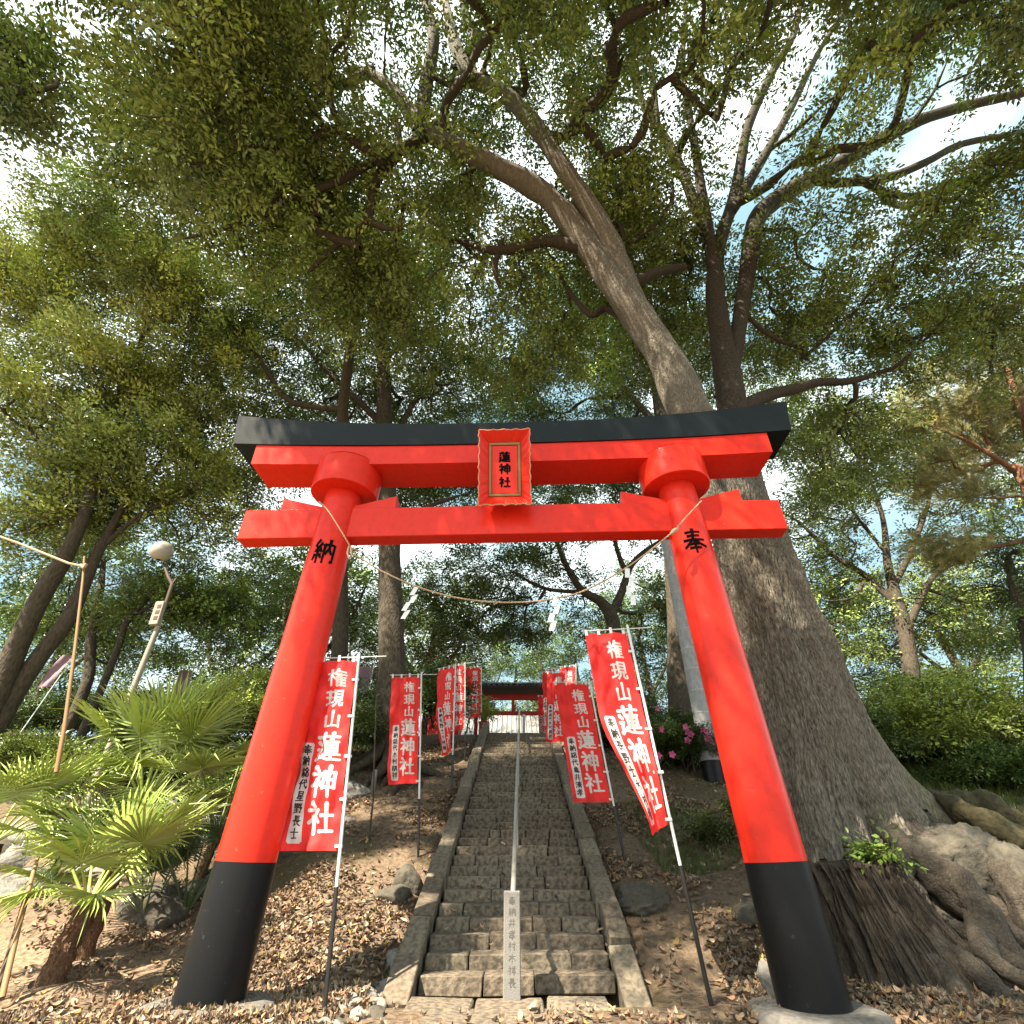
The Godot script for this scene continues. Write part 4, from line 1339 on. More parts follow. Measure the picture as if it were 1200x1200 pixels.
	# buried and bared roots running out to the right
	for r: Array in [
		[[Vector3(5.927, 1.920, -8.300), 0.03], [Vector3(6.005, 1.690, -8.050), 0.15], [Vector3(6.115, 1.479, -7.800), 0.19], [Vector3(6.374, 1.290, -7.700), 0.2], [Vector3(6.850, 0.982, -7.600), 0.16]],
		[[Vector3(6.045, 1.884, -8.500), 0.03], [Vector3(6.414, 1.768, -8.400), 0.17], [Vector3(6.765, 1.656, -8.300), 0.2], [Vector3(7.076, 1.301, -8.200), 0.2], [Vector3(7.425, 0.798, -8.000), 0.15]],
	]:
		part("root", limb_mesh(r, 28, 0.6, 2.4), M.moss_root, t, true)
	for r: Array in [
		[[Vector3(4.740, 1.111, -7.300), 0.12], [Vector3(4.838, 0.915, -7.000), 0.16], [Vector3(4.902, 0.669, -6.750), 0.15], [Vector3(4.850, 0.378, -6.600), 0.13], [Vector3(4.967, 0.142, -6.500), 0.12]],
		[[Vector3(4.131, 0.448, -6.550), 0.11], [Vector3(4.240, 0.283, -6.350), 0.13], [Vector3(4.310, 0.110, -6.150), 0.11], [Vector3(4.467, -0.052, -6.000), 0.1]],
		[[Vector3(4.847, 0.637, -6.700), 0.09], [Vector3(4.687, 0.416, -6.550), 0.08], [Vector3(4.548, 0.157, -6.400), 0.09]],
		[[Vector3(4.032, 0.277, -6.400), 0.10], [Vector3(3.964, 0.101, -6.200), 0.10], [Vector3(3.949, -0.078, -6.000), 0.09]],
		[[Vector3(5.566, 1.032, -7.000), 0.14], [Vector3(5.392, 0.595, -6.800), 0.15], [Vector3(5.281, 0.174, -6.700), 0.15]],
	]:
		part("root", limb_mesh(r, 36, 0.8, 2.9), M.root, t, true)
	var rg := RandomNumberGenerator.new()
	rg.seed = 61
	for k in 16:   # a mat of thinner roots over the earth
		var a := rg.randf_range(-0.15, 1.45)
		var reach := rg.randf_range(1.4, 2.6)
		var start := rg.randf_range(0.8, 1.1)
		var pts := []
		var wob := rg.randf() * 6.0
		for s in 9:
			var q := s / 8.0
			var r := start + reach * q
			var aa := a + 0.22 * sin(q * 5.0 + wob) + 0.1 * sin(q * 11.0 + wob * 2.0)
			var p := base + Vector3(cos(aa) * r, 0, sin(aa) * r)
			p.y = ground(p.x, -p.z) + 0.05 + 0.5 * pow(1.0 - q, 3.0) - 0.10 * ss(0.75, 1.0, q)
			pts.append([p, lerpf(rg.randf_range(0.11, 0.15), 0.035, q)])
		part("root", limb_mesh(pts, 14, 0.7, 2.9), M.root, t, true)
	# the crown spreads like a ceiling over the gate
	var blobs := [[Vector3(-8.914, 16.160, -5.600), Vector3(1.7, 1.4, 1.7), 26], [Vector3(-7.179, 15.604, -7.000), Vector3(2.2, 1.5, 2.0), 34], [Vector3(-11.695, 17.158, -8.000), Vector3(1.7, 1.3, 1.7), 22], [Vector3(-5.057, 15.236, -6.400), Vector3(1.8, 1.3, 1.8), 22]]
	for e: Array in [
		[-6.7, 14.6, -4.2, 1.9, 44], [-6.8, 14.9, -1.2, 1.9, 26], [-5.0, 15.0, -5.0, 2.6, 60], [-4.6, 15.4, -1.2, 2.6, 44], [-1.0, 15.8, -6.2, 2.6, 50], [-0.6, 16.4, -2.0, 2.8, 50],
		[3.2, 16.2, -6.6, 2.8, 56], [3.5, 16.8, -2.4, 2.9, 52], [7.2, 16.0, -6.6, 2.8, 58], [7.6, 16.6, -2.2, 2.9, 52], [11.2, 15.4, -6.0, 2.9, 56], [11.4, 16.0, -1.8, 2.9, 46], [14.6, 14.6, -5.0, 2.6, 40],
		[-5.5, 18.6, -3.0, 3.0, 40], [-1.5, 19.2, -3.5, 3.0, 44], [2.0, 20.0, -5.0, 3.2, 46], [-2.5, 18.0, -7.5, 3.0, 36], [6.0, 20.0, -4.0, 3.2, 46], [10.5, 19.4, -4.0, 3.2, 44], [1.0, 19.4, -0.5, 3.0, 34], [6.5, 19.8, -0.5, 3.2, 34], [4.0, 19.0, -9.0, 3.2, 36], [-4.5, 15.6, 3.0, 2.6, 18], [0.5, 16.4, 2.6, 3.0, 26], [5.0, 16.6, 2.2, 3.2, 30], [9.5, 15.8, 2.6, 3.2, 30], [13.5, 14.0, 2.4, 3.2, 26], [8.0, 13.0, 6.0, 3.4, 30], [13.0, 11.0, 6.5, 3.2, 24],
		[-3.4, 14.2, -8.8, 2.4, 44], [0.6, 15.0, -9.6, 2.4, 44], [4.8, 15.6, -10.4, 2.6, 48], [9.0, 14.6, -9.8, 2.6, 50], [12.6, 13.4, -8.8, 2.6, 40], [9.6, 10.8, -11.4, 1.8, 18],
	]:
		blobs.append([Vector3(e[0], e[1], e[2]), Vector3(e[3], 1.7, e[3]), e[4]])
	grow(t, [A] + limbs.slice(1), blobs, {"seed": 3, "bark": M.limb, "twig_bark": M.dark_bark, "clump": 0.95, "per": 23, "density": 0.97, "twig": 0.015, "bare": false, "leaf": 1.15})

func other_trees() -> void:
	var g := lin3(0.13, 0.225, 0.055)
	var dark := lin3(0.09, 0.16, 0.042)
	var bright := lin3(0.28, 0.37, 0.09)
	var b2: Vector3 = Vector3(-2.931, 2.838, -13.984)
	var t2 := tree("rooted_tree", "dark tall tree with gnarled surface roots on the slope left of the stair",
		[[b2 + Vector3(0, -0.1, 0), 0.52], [b2 + Vector3(0.0, 0.5, 0), 0.42], [Vector3(-3.216, 4.979, -13.900), 0.36], [Vector3(-3.576, 7.678, -13.800), 0.34], [Vector3(-4.019, 10.343, -13.700), 0.32], [Vector3(-4.470, 13.083, -13.500), 0.29], [Vector3(-4.783, 15.773, -13.200), 0.25], [Vector3(-5.259, 18.794, -12.800), 0.19], [Vector3(-5.958, 21.730, -12.400), 0.13]],
		[[[Vector3(-4.552, 13.892, -13.500), 0.15], [Vector3(-5.631, 14.977, -13.300), 0.12], [Vector3(-7.528, 16.974, -13.000), 0.09], [Vector3(-9.213, 19.064, -12.600), 0.05]],
		[[Vector3(-4.336, 12.395, -13.600), 0.16], [Vector3(-3.873, 15.147, -13.900), 0.11], [Vector3(-2.781, 17.669, -14.000), 0.08], [Vector3(-1.451, 19.289, -14.000), 0.05]],
		[[Vector3(-3.821, 9.131, -13.800), 0.14], [Vector3(-3.138, 10.680, -14.200), 0.10], [Vector3(-1.800, 11.673, -14.600), 0.06]]],
		[[Vector3(-7.311, 17.218, -13.200), Vector3(3.2, 2.2, 2.6), 60], [Vector3(-3.424, 17.706, -13.600), Vector3(3.2, 2.2, 2.6), 60], [Vector3(-5.903, 21.746, -12.800), Vector3(3.6, 2.0, 2.6), 52], [Vector3(-1.304, 13.127, -15.500), Vector3(2.6, 1.6, 1.6), 30], [Vector3(-8.344, 13.526, -14.000), Vector3(2.4, 1.8, 2.2), 34], [Vector3(-3.786, 12.740, -15.000), Vector3(2.0, 1.4, 1.6), 22], [Vector3(-3.667, 16.755, -16.000), Vector3(3.0, 1.5, 2.0), 34], [Vector3(-7.016, 15.784, -15.500), Vector3(2.4, 1.5, 2.0), 24]],
		{"seed": 21, "bark": M.dark_bark, "tint": g, "clump": 0.9, "per": 24, "leaf": 1.15, "sides": 18})
	for k in 9:
		var a := [0.2, 0.75, 1.25, 1.75, 2.3, 2.9, 3.6, 5.2, 1.5][k] as float
		var l := [1.1, 1.0, 1.3, 1.1, 1.2, 0.9, 0.8, 0.8, 0.7][k] as float
		var pts := []
		for s in 7:
			var q := s / 6.0
			var r := 0.22 + l * q
			var w := 0.25 * sin(q * 6.0 + k)
			var p := b2 + Vector3(cos(a + w * 0.5) * r, 0, sin(a + w * 0.5) * r)
			p.y = lerpf(b2.y + 0.75, ground(p.x, -p.z) + 0.02, 1.0 - pow(1.0 - q, 2.2)) - 0.1 * ss(0.8, 1.0, q)
			pts.append([p, lerpf(0.17, 0.055, q)])
		part("root", limb_mesh(pts, 10, 0.3), M.dark_bark, t2, true)
	tree("slender_tree", "slender curved dark tree whose bare stem rises left of the gate's left column top",
		[[Vector3(-5.052, 3.793, -15.600), 0.26], [Vector3(-5.230, 6.359, -15.200), 0.24], [Vector3(-5.384, 8.353, -14.600), 0.22], [Vector3(-5.590, 10.950, -13.600), 0.2], [Vector3(-5.609, 13.431, -12.200), 0.17], [Vector3(-5.386, 15.396, -11.000), 0.15], [Vector3(-5.311, 16.912, -9.800), 0.13], [Vector3(-5.171, 17.646, -9.200), 0.11], [Vector3(-4.843, 18.451, -8.700), 0.08]],
		[[[Vector3(-5.405, 15.803, -10.800), 0.1], [Vector3(-6.316, 16.812, -10.200), 0.07], [Vector3(-7.752, 17.409, -9.800), 0.05], [Vector3(-9.039, 16.912, -9.800), 0.03]],
		[[Vector3(-5.609, 13.431, -12.200), 0.12], [Vector3(-7.339, 13.623, -12.000), 0.1], [Vector3(-8.352, 14.832, -11.600), 0.08], [Vector3(-9.467, 16.075, -11.000), 0.05]]],
		[[Vector3(-7.638, 18.201, -10.600), Vector3(2.4, 1.6, 2.0), 34], [Vector3(-9.975, 16.515, -11.500), Vector3(2.6, 1.8, 2.2), 44], [Vector3(-4.065, 19.122, -10.500), Vector3(2.0, 1.4, 1.8), 24]],
		{"seed": 22, "bark": M.dark_bark, "tint": g, "clump": 0.85, "per": 22, "leaf": 1.1})
	var t4: Vector3 = Vector3(5.230, 4.426, -16.500)
	tree("upright_tree", "straight dark trunk rising between the right column and the grey utility pole",
		[[t4, 0.46], [Vector3(5.537, 6.807, -16.500), 0.4], [Vector3(5.841, 9.295, -16.500), 0.37], [Vector3(6.091, 12.094, -16.300), 0.34], [Vector3(6.322, 15.298, -16.000), 0.3], [Vector3(6.336, 18.762, -15.400), 0.22], [Vector3(6.413, 22.197, -14.800), 0.14]],
		[[[Vector3(6.401, 15.771, -16.000), 0.17], [Vector3(5.389, 17.582, -15.800), 0.13], [Vector3(4.393, 18.991, -15.600), 0.09], [Vector3(3.059, 19.324, -15.400), 0.05]],
		[[Vector3(6.126, 12.829, -16.200), 0.14], [Vector3(8.145, 15.652, -16.400), 0.1], [Vector3(10.021, 17.871, -16.600), 0.06]]],
		[[Vector3(3.873, 19.560, -15.600), Vector3(3.0, 2.0, 2.4), 46], [Vector3(7.181, 21.106, -15.400), Vector3(3.4, 2.2, 2.6), 50], [Vector3(0.803, 19.907, -16.400), Vector3(2.6, 1.8, 2.2), 30], [Vector3(11.115, 19.353, -17.500), Vector3(2.6, 2.2, 2.2), 30], [Vector3(2.379, 22.631, -14.200), Vector3(3.0, 1.8, 2.2), 34], [Vector3(0.825, 18.709, -18.000), Vector3(3.4, 1.6, 2.0), 36], [Vector3(4.888, 18.149, -18.000), Vector3(3.2, 1.6, 2.0), 30]],
		{"seed": 23, "bark": M.dark_bark, "tint": g, "clump": 0.9, "per": 22, "leaf": 1.2})
	tree("forked_tree", "dark forked tree seen under the tie beam above the large right banner",
		[[Vector3(3.828, 5.127, -20.000), 0.34], [Vector3(4.041, 6.998, -20.000), 0.32], [Vector3(4.147, 8.544, -20.000), 0.30], [Vector3(4.100, 9.387, -20.000), 0.28], [Vector3(3.739, 10.035, -20.000), 0.2], [Vector3(2.891, 10.530, -19.800), 0.16], [Vector3(2.225, 11.856, -19.600), 0.12], [Vector3(1.830, 13.262, -19.400), 0.08]],
		[[[Vector3(4.100, 9.387, -20.000), 0.2], [Vector3(4.792, 10.720, -20.200), 0.17], [Vector3(5.365, 11.990, -20.400), 0.15], [Vector3(6.536, 13.079, -20.600), 0.11], [Vector3(8.175, 14.138, -20.800), 0.06]],
		[[Vector3(5.079, 11.385, -20.300), 0.13], [Vector3(4.739, 12.846, -20.200), 0.1], [Vector3(4.661, 14.585, -20.000), 0.06]],
		[[Vector3(3.255, 10.419, -19.900), 0.1], [Vector3(1.460, 10.625, -20.000), 0.08], [Vector3(0.000, 11.441, -20.000), 0.05]]],
		[[Vector3(1.523, 12.614, -19.800), Vector3(4.0, 2.2, 2.4), 44], [Vector3(5.675, 14.365, -20.400), Vector3(4.2, 2.2, 2.6), 40], [Vector3(-1.533, 11.100, -21.000), Vector3(3.4, 1.9, 2.0), 34], [Vector3(3.366, 16.614, -20.000), Vector3(4.0, 2.2, 2.4), 34], [Vector3(0.000, 9.484, -22.000), Vector3(2.6, 1.0, 1.6), 14], [Vector3(5.950, 9.879, -21.000), Vector3(3.4, 2.2, 2.0), 30], [Vector3(-3.056, 9.484, -22.000), Vector3(3.0, 2.0, 2.0), 24]],
		{"seed": 24, "bark": M.dark_bark, "tint": dark, "clump": 1.0, "per": 20, "leaf": 1.35, "twig": 0.018})
	tree("spreading_tree", "open spreading tree with dark bare branches against bright sky right of the giant trunk",
		[[Vector3(13.568, 5.268, -18.000), 0.276], [Vector3(14.087, 6.861, -18.000), 0.264], [Vector3(14.448, 8.127, -18.000), 0.252], [Vector3(14.633, 9.318, -18.000), 0.204], [Vector3(14.909, 10.787, -18.000), 0.144], [Vector3(15.557, 12.807, -18.000), 0.096], [Vector3(15.903, 15.064, -18.000), 0.054]],
		[[[Vector3(14.607, 8.798, -18.000), 0.156], [Vector3(13.997, 10.323, -18.200), 0.120], [Vector3(13.056, 11.342, -18.300), 0.090], [Vector3(12.361, 12.850, -18.400), 0.060], [Vector3(11.645, 13.508, -18.400), 0.036]],
		[[Vector3(14.440, 7.963, -18.000), 0.156], [Vector3(15.435, 9.227, -17.800), 0.120], [Vector3(16.393, 10.202, -17.600), 0.090], [Vector3(18.206, 10.839, -17.400), 0.054], [Vector3(19.633, 10.727, -17.200), 0.030]],
		[[Vector3(14.650, 9.674, -18.000), 0.120], [Vector3(16.177, 11.511, -17.900), 0.096], [Vector3(17.926, 13.986, -17.800), 0.066], [Vector3(18.597, 15.877, -17.800), 0.036]],
		[[Vector3(13.997, 10.323, -18.200), 0.078], [Vector3(13.151, 9.409, -18.200), 0.054], [Vector3(11.940, 9.232, -18.200), 0.030]],
		[[Vector3(15.754, 9.579, -17.800), 0.078], [Vector3(16.957, 9.054, -17.800), 0.054], [Vector3(18.124, 8.544, -17.800), 0.030]],
		[[Vector3(15.067, 11.174, -18.000), 0.084], [Vector3(14.627, 13.373, -18.200), 0.060], [Vector3(14.406, 15.620, -18.400), 0.036]]],
		[[Vector3(13.453, 13.642, -18.600), Vector3(3.0, 2.6, 2.6), 42], [Vector3(16.270, 16.722, -18.200), Vector3(4.0, 2.6, 2.6), 56], [Vector3(18.083, 13.238, -18.000), Vector3(3.4, 2.4, 2.6), 26], [Vector3(13.230, 10.236, -18.400), Vector3(2.6, 1.6, 2.0), 26], [Vector3(14.312, 18.717, -18.600), Vector3(2.6, 2.4, 2.2), 34], [Vector3(19.961, 18.149, -18.000), Vector3(3.6, 2.2, 2.4), 30], [Vector3(21.962, 15.064, -18.000), Vector3(3.4, 3.0, 2.4), 34], [Vector3(14.516, 8.343, -19.000), Vector3(3.4, 1.4, 2.0), 26], [Vector3(18.017, 8.836, -18.500), Vector3(3.0, 1.8, 2.0), 28]],
		{"seed": 25, "bark": M.dark_bark, "tint": lin3(0.17, 0.25, 0.07), "clump": 1.0, "per": 20, "leaf": 1.3, "twig": 0.02})
	tree("leaning_tree", "left of two leaning brown trunks at the left edge behind the palms",
		[[Vector3(-12.366, 3.832, -12.600), 0.271], [Vector3(-12.364, 4.618, -12.600), 0.254], [Vector3(-12.321, 5.723, -12.400), 0.238], [Vector3(-12.183, 6.797, -12.200), 0.221], [Vector3(-11.937, 7.771, -12.000), 0.197], [Vector3(-11.854, 9.064, -11.800), 0.164], [Vector3(-12.195, 10.737, -11.600), 0.123], [Vector3(-12.758, 12.624, -11.400), 0.074]],
		[[[Vector3(-11.854, 9.064, -11.800), 0.107], [Vector3(-13.494, 10.737, -11.600), 0.082], [Vector3(-15.352, 12.624, -11.400), 0.049]],
		[[Vector3(-12.122, 10.577, -11.600), 0.1], [Vector3(-12.067, 12.997, -11.400), 0.08], [Vector3(-12.584, 15.211, -11.200), 0.05]]],
		[[Vector3(-14.558, 12.624, -11.400), Vector3(2.6, 2.2, 2.2), 54], [Vector3(-12.791, 14.359, -11.200), Vector3(2.6, 2.0, 2.2), 56], [Vector3(-16.872, 17.177, -10.600), Vector3(2.8, 1.8, 2.2), 50], [Vector3(-13.406, 18.406, -10.400), Vector3(2.6, 1.7, 2.2), 44], [Vector3(-12.923, 9.493, -12.000), Vector3(2.2, 1.5, 1.8), 30], [Vector3(-14.788, 18.636, -9.600), Vector3(2.2, 1.3, 1.8), 36], [Vector3(-17.274, 18.265, -10.000), Vector3(2.0, 1.2, 1.8), 26], [Vector3(-11.242, 17.234, -10.000), Vector3(2.0, 1.4, 1.8), 30]],
		{"seed": 26, "bark": M.dark_bark, "tint": bright, "clump": 0.85, "per": 24, "leaf": 1.15}, "pair of leaning trees at the left")
	tree("leaning_tree", "right of two leaning brown trunks at the left edge, nearer the bamboo pole",
		[[Vector3(-12.233, 3.936, -12.900), 0.221], [Vector3(-12.188, 4.536, -12.900), 0.213], [Vector3(-11.925, 5.488, -12.800), 0.197], [Vector3(-11.637, 6.298, -12.700), 0.180], [Vector3(-11.589, 7.108, -12.600), 0.164], [Vector3(-11.580, 8.048, -12.500), 0.139], [Vector3(-11.460, 9.468, -12.400), 0.098], [Vector3(-11.301, 11.234, -12.200), 0.057]],
		[[[Vector3(-11.537, 8.376, -12.500), 0.082], [Vector3(-10.799, 9.535, -12.500), 0.057], [Vector3(-9.763, 10.155, -12.500), 0.033]],
		[[Vector3(-11.460, 9.468, -12.400), 0.09], [Vector3(-10.952, 11.400, -12.400), 0.06], [Vector3(-10.481, 13.431, -12.200), 0.04]]],
		[[Vector3(-10.771, 11.483, -12.500), Vector3(2.6, 2.0, 2.2), 54], [Vector3(-10.469, 14.241, -12.200), Vector3(2.4, 1.8, 2.0), 46], [Vector3(-12.260, 10.726, -12.400), Vector3(2.2, 1.6, 2.0), 34], [Vector3(-9.601, 10.539, -13.500), Vector3(2.0, 1.5, 1.8), 30], [Vector3(-13.645, 8.958, -13.000), Vector3(2.0, 1.2, 1.6), 20]],
		{"seed": 27, "bark": M.dark_bark, "tint": bright.lerp(g, 0.5), "clump": 0.85, "per": 24, "leaf": 1.15}, "pair of leaning trees at the left")
	tree("thin_tree", "thin forked dark tree behind the bamboo pole and the lamp",
		[[Vector3(-13.892, 5.839, -17.000), 0.16], [Vector3(-14.442, 7.279, -17.000), 0.15], [Vector3(-14.763, 8.371, -17.000), 0.13], [Vector3(-14.953, 9.199, -17.000), 0.11], [Vector3(-15.459, 10.616, -17.000), 0.07]], [[[Vector3(-14.113, 6.687, -17.000), 0.1], [Vector3(-14.118, 7.058, -16.800), 0.1], [Vector3(-14.297, 7.431, -16.600), 0.06]]],
		[[Vector3(-15.361, 10.250, -17.000), Vector3(3.0, 2.0, 2.0), 34], [Vector3(-16.878, 7.963, -18.000), Vector3(3.2, 1.8, 2.0), 34], [Vector3(-14.414, 8.836, -18.500), Vector3(2.6, 1.8, 2.0), 28]],
		{"seed": 28, "bark": M.dark_bark, "tint": g, "clump": 1.0, "per": 20, "leaf": 1.25})
	tree("thin_tree", "thin dark sapling leaning right, left of the lamp pole",
		[[Vector3(-11.770, 5.406, -15.000), 0.1], [Vector3(-11.809, 6.422, -15.000), 0.09], [Vector3(-11.888, 7.097, -15.000), 0.08], [Vector3(-11.670, 7.661, -15.000), 0.06], [Vector3(-11.427, 8.070, -15.000), 0.035]], [],
		[[Vector3(-11.511, 8.344, -15.200), Vector3(1.6, 1.2, 1.4), 24], [Vector3(-10.200, 7.793, -16.000), Vector3(2.4, 1.7, 1.6), 34], [Vector3(-9.334, 8.962, -16.500), Vector3(2.2, 1.8, 1.6), 30]],
		{"seed": 29, "bark": M.dark_bark, "tint": g, "clump": 0.8, "per": 22, "leaf": 1.1})
	tree("pine_tree", "pine with reddish bark and tan needle tufts at the right edge",
		[[Vector3(13.974, 4.000, -12.500), 0.3], [Vector3(14.949, 6.813, -12.500), 0.27], [Vector3(15.371, 9.401, -12.300), 0.24], [Vector3(15.438, 10.734, -12.200), 0.2], [Vector3(15.150, 10.965, -12.200), 0.12]],
		[[[Vector3(15.371, 9.401, -12.300), 0.2], [Vector3(16.430, 12.473, -12.000), 0.15], [Vector3(16.704, 14.832, -11.600), 0.09]],
		[[Vector3(15.285, 10.833, -12.200), 0.09], [Vector3(14.542, 11.931, -12.200), 0.06], [Vector3(13.667, 12.662, -12.200), 0.035]],
		[[Vector3(15.242, 8.761, -12.300), 0.1], [Vector3(13.701, 8.376, -12.500), 0.06], [Vector3(12.599, 8.435, -12.600), 0.03]]],
		[[Vector3(15.186, 12.662, -12.200), Vector3(1.9, 1.5, 1.6), 36], [Vector3(14.349, 13.831, -12.200), Vector3(1.5, 1.0, 1.4), 20], [Vector3(17.285, 15.068, -11.800), Vector3(1.8, 1.4, 1.6), 26], [Vector3(13.564, 10.726, -12.400), Vector3(1.6, 0.9, 1.2), 20], [Vector3(12.290, 8.296, -12.600), Vector3(1.4, 0.5, 1.0), 12]],
		{"seed": 30, "bark": M.pine_bark, "tint": lin3(0.24, 0.25, 0.11), "clump": 0.6, "per": 22, "leaf": 1.3, "sprays": [needle_spray], "leaf_mat": M.needle})
	tree("edge_tree", "dark leafy tree filling the right edge below the pine",
		[[Vector3(12.223, 3.163, -13.000), 0.2], [Vector3(13.463, 5.601, -13.000), 0.17], [Vector3(13.997, 7.298, -13.000), 0.13], [Vector3(14.344, 8.381, -13.000), 0.08]], [],
		[[Vector3(14.092, 7.393, -13.200), Vector3(1.2, 1.6, 1.4), 30], [Vector3(17.260, 13.835, -12.600), Vector3(1.6, 1.3, 1.4), 20], [Vector3(17.098, 16.694, -12.000), Vector3(2.4, 1.6, 1.8), 30]],
		{"seed": 31, "bark": M.dark_bark, "tint": g, "clump": 0.8, "per": 24, "leaf": 1.1})
	tree("side_tree", "tree at the upper left corner, only the tip of its bough in the picture",
		[[Vector3(-19.5, 0, -4.0), 0.45], [Vector3(-19.3, 6, -4.0), 0.38], [Vector3(-18.6, 10, -4.0), 0.3], [Vector3(-17.6, 12.4, -3.9), 0.16], [Vector3(-16.6, 13.4, -3.8), 0.08]],
		[[[Vector3(-17.6, 12.4, -3.9), 0.09], [Vector3(-9.479, 13.034, -3.600), 0.05], [Vector3(-9.050, 13.845, -3.600), 0.02]]],
		[[Vector3(-10.131, 14.307, -3.500), Vector3(0.9, 0.9, 0.9), 16], [Vector3(-9.289, 12.831, -3.800), Vector3(0.6, 0.5, 0.6), 6], [Vector3(-10.936, 14.294, -3.300), Vector3(1.2, 1.1, 1.2), 16]],
		{"seed": 32, "bark": M.dark_bark, "tint": g, "clump": 0.45, "per": 20, "leaf": 1.1})
	# trees beyond, one by one
	var k := 0
	for e: Array in [
		["tall tree behind the left banners, left of the small gate", Vector3(-4.236, 6.530, -27.000), 9.5, 3.4, 44, dark], ["tree behind the lamp at the left, beyond the thin saplings", Vector3(-13.296, 6.286, -24.000), 8.0, 3.6, 46, g],
		["distant tree at the far left beyond the leaning trunks", Vector3(-23.253, 7.111, -26.000), 8.5, 4.0, 46, g], ["tree just left of the left column, beyond the rooted tree", Vector3(-8.630, 5.528, -22.000), 8.5, 3.2, 46, dark],
		["distant tree straight above the small gate's roof", Vector3(-0.289, 13.335, -44.000), 13.0, 5.5, 46, g], ["distant tree right of the small gate, behind the right banners", Vector3(5.174, 9.416, -36.000), 11.0, 4.6, 44, dark],
		["tree behind the azaleas, right of the straight dark trunk", Vector3(9.497, 6.286, -24.000), 8.0, 3.2, 34, g], ["distant tree left of the small gate's roof beyond the hall", Vector3(-4.447, 12.430, -46.000), 13.0, 5.0, 40, g],
		["low distant tree at the right under the spreading branches", Vector3(15.502, 6.330, -26.000), 8.0, 4.4, 46, g], ["distant tree at the far right beyond the bright maples", Vector3(22.838, 7.111, -26.000), 10.0, 4.8, 50, bright],
		["distant tree between the rooted tree and the left banners", Vector3(-9.149, 8.439, -34.000), 12.0, 4.6, 44, g], ["distant tall tree behind the straight dark trunk", Vector3(9.231, 8.955, -34.000), 13.0, 4.4, 44, g],
	]:
		var p: Vector3 = e[1]
		p.y = ground(p.x, -p.z) - 0.1
		var h: float = e[2]
		var r: float = e[3]
		var top := p + Vector3(sin(k * 2.1) * 0.8, h * 0.8, cos(k * 1.7) * 0.5)
		tree("background_tree", e[0],
			[[p, 0.3], [p.lerp(top, 0.35) + Vector3(0.15 * sin(k * 3.0), 0, 0), 0.24], [p.lerp(top, 0.7), 0.17], [top, 0.08]],
			[[[p.lerp(top, 0.45), 0.13], [p.lerp(top, 0.7) + Vector3(-r * 0.4, 0, 0.3), 0.09], [top + Vector3(-r * 0.6, 0.2, 0), 0.04]], [[p.lerp(top, 0.5), 0.13], [p.lerp(top, 0.75) + Vector3(r * 0.4, 0, 0.2), 0.09], [top + Vector3(r * 0.6, 0.4, 0.3), 0.04]]],
			[[top + Vector3(0, h * 0.02, 0), Vector3(r, h * 0.26, r), e[4]], [p.lerp(top, 0.62) + Vector3(r * 0.4, 0, 0), Vector3(r * 0.8, h * 0.16, r * 0.8), int(e[4] * 0.4)], [p.lerp(top, 0.55) + Vector3(-r * 0.4, 0, 0), Vector3(r * 0.8, h * 0.16, r * 0.8), int(e[4] * 0.4)]],
			{"seed": 50 + k, "bark": M.dark_bark, "tint": e[5], "clump": 1.15, "per": 18, "leaf": 1.6, "twig": 0.02}, "trees beyond the shrine stair")
		k += 1

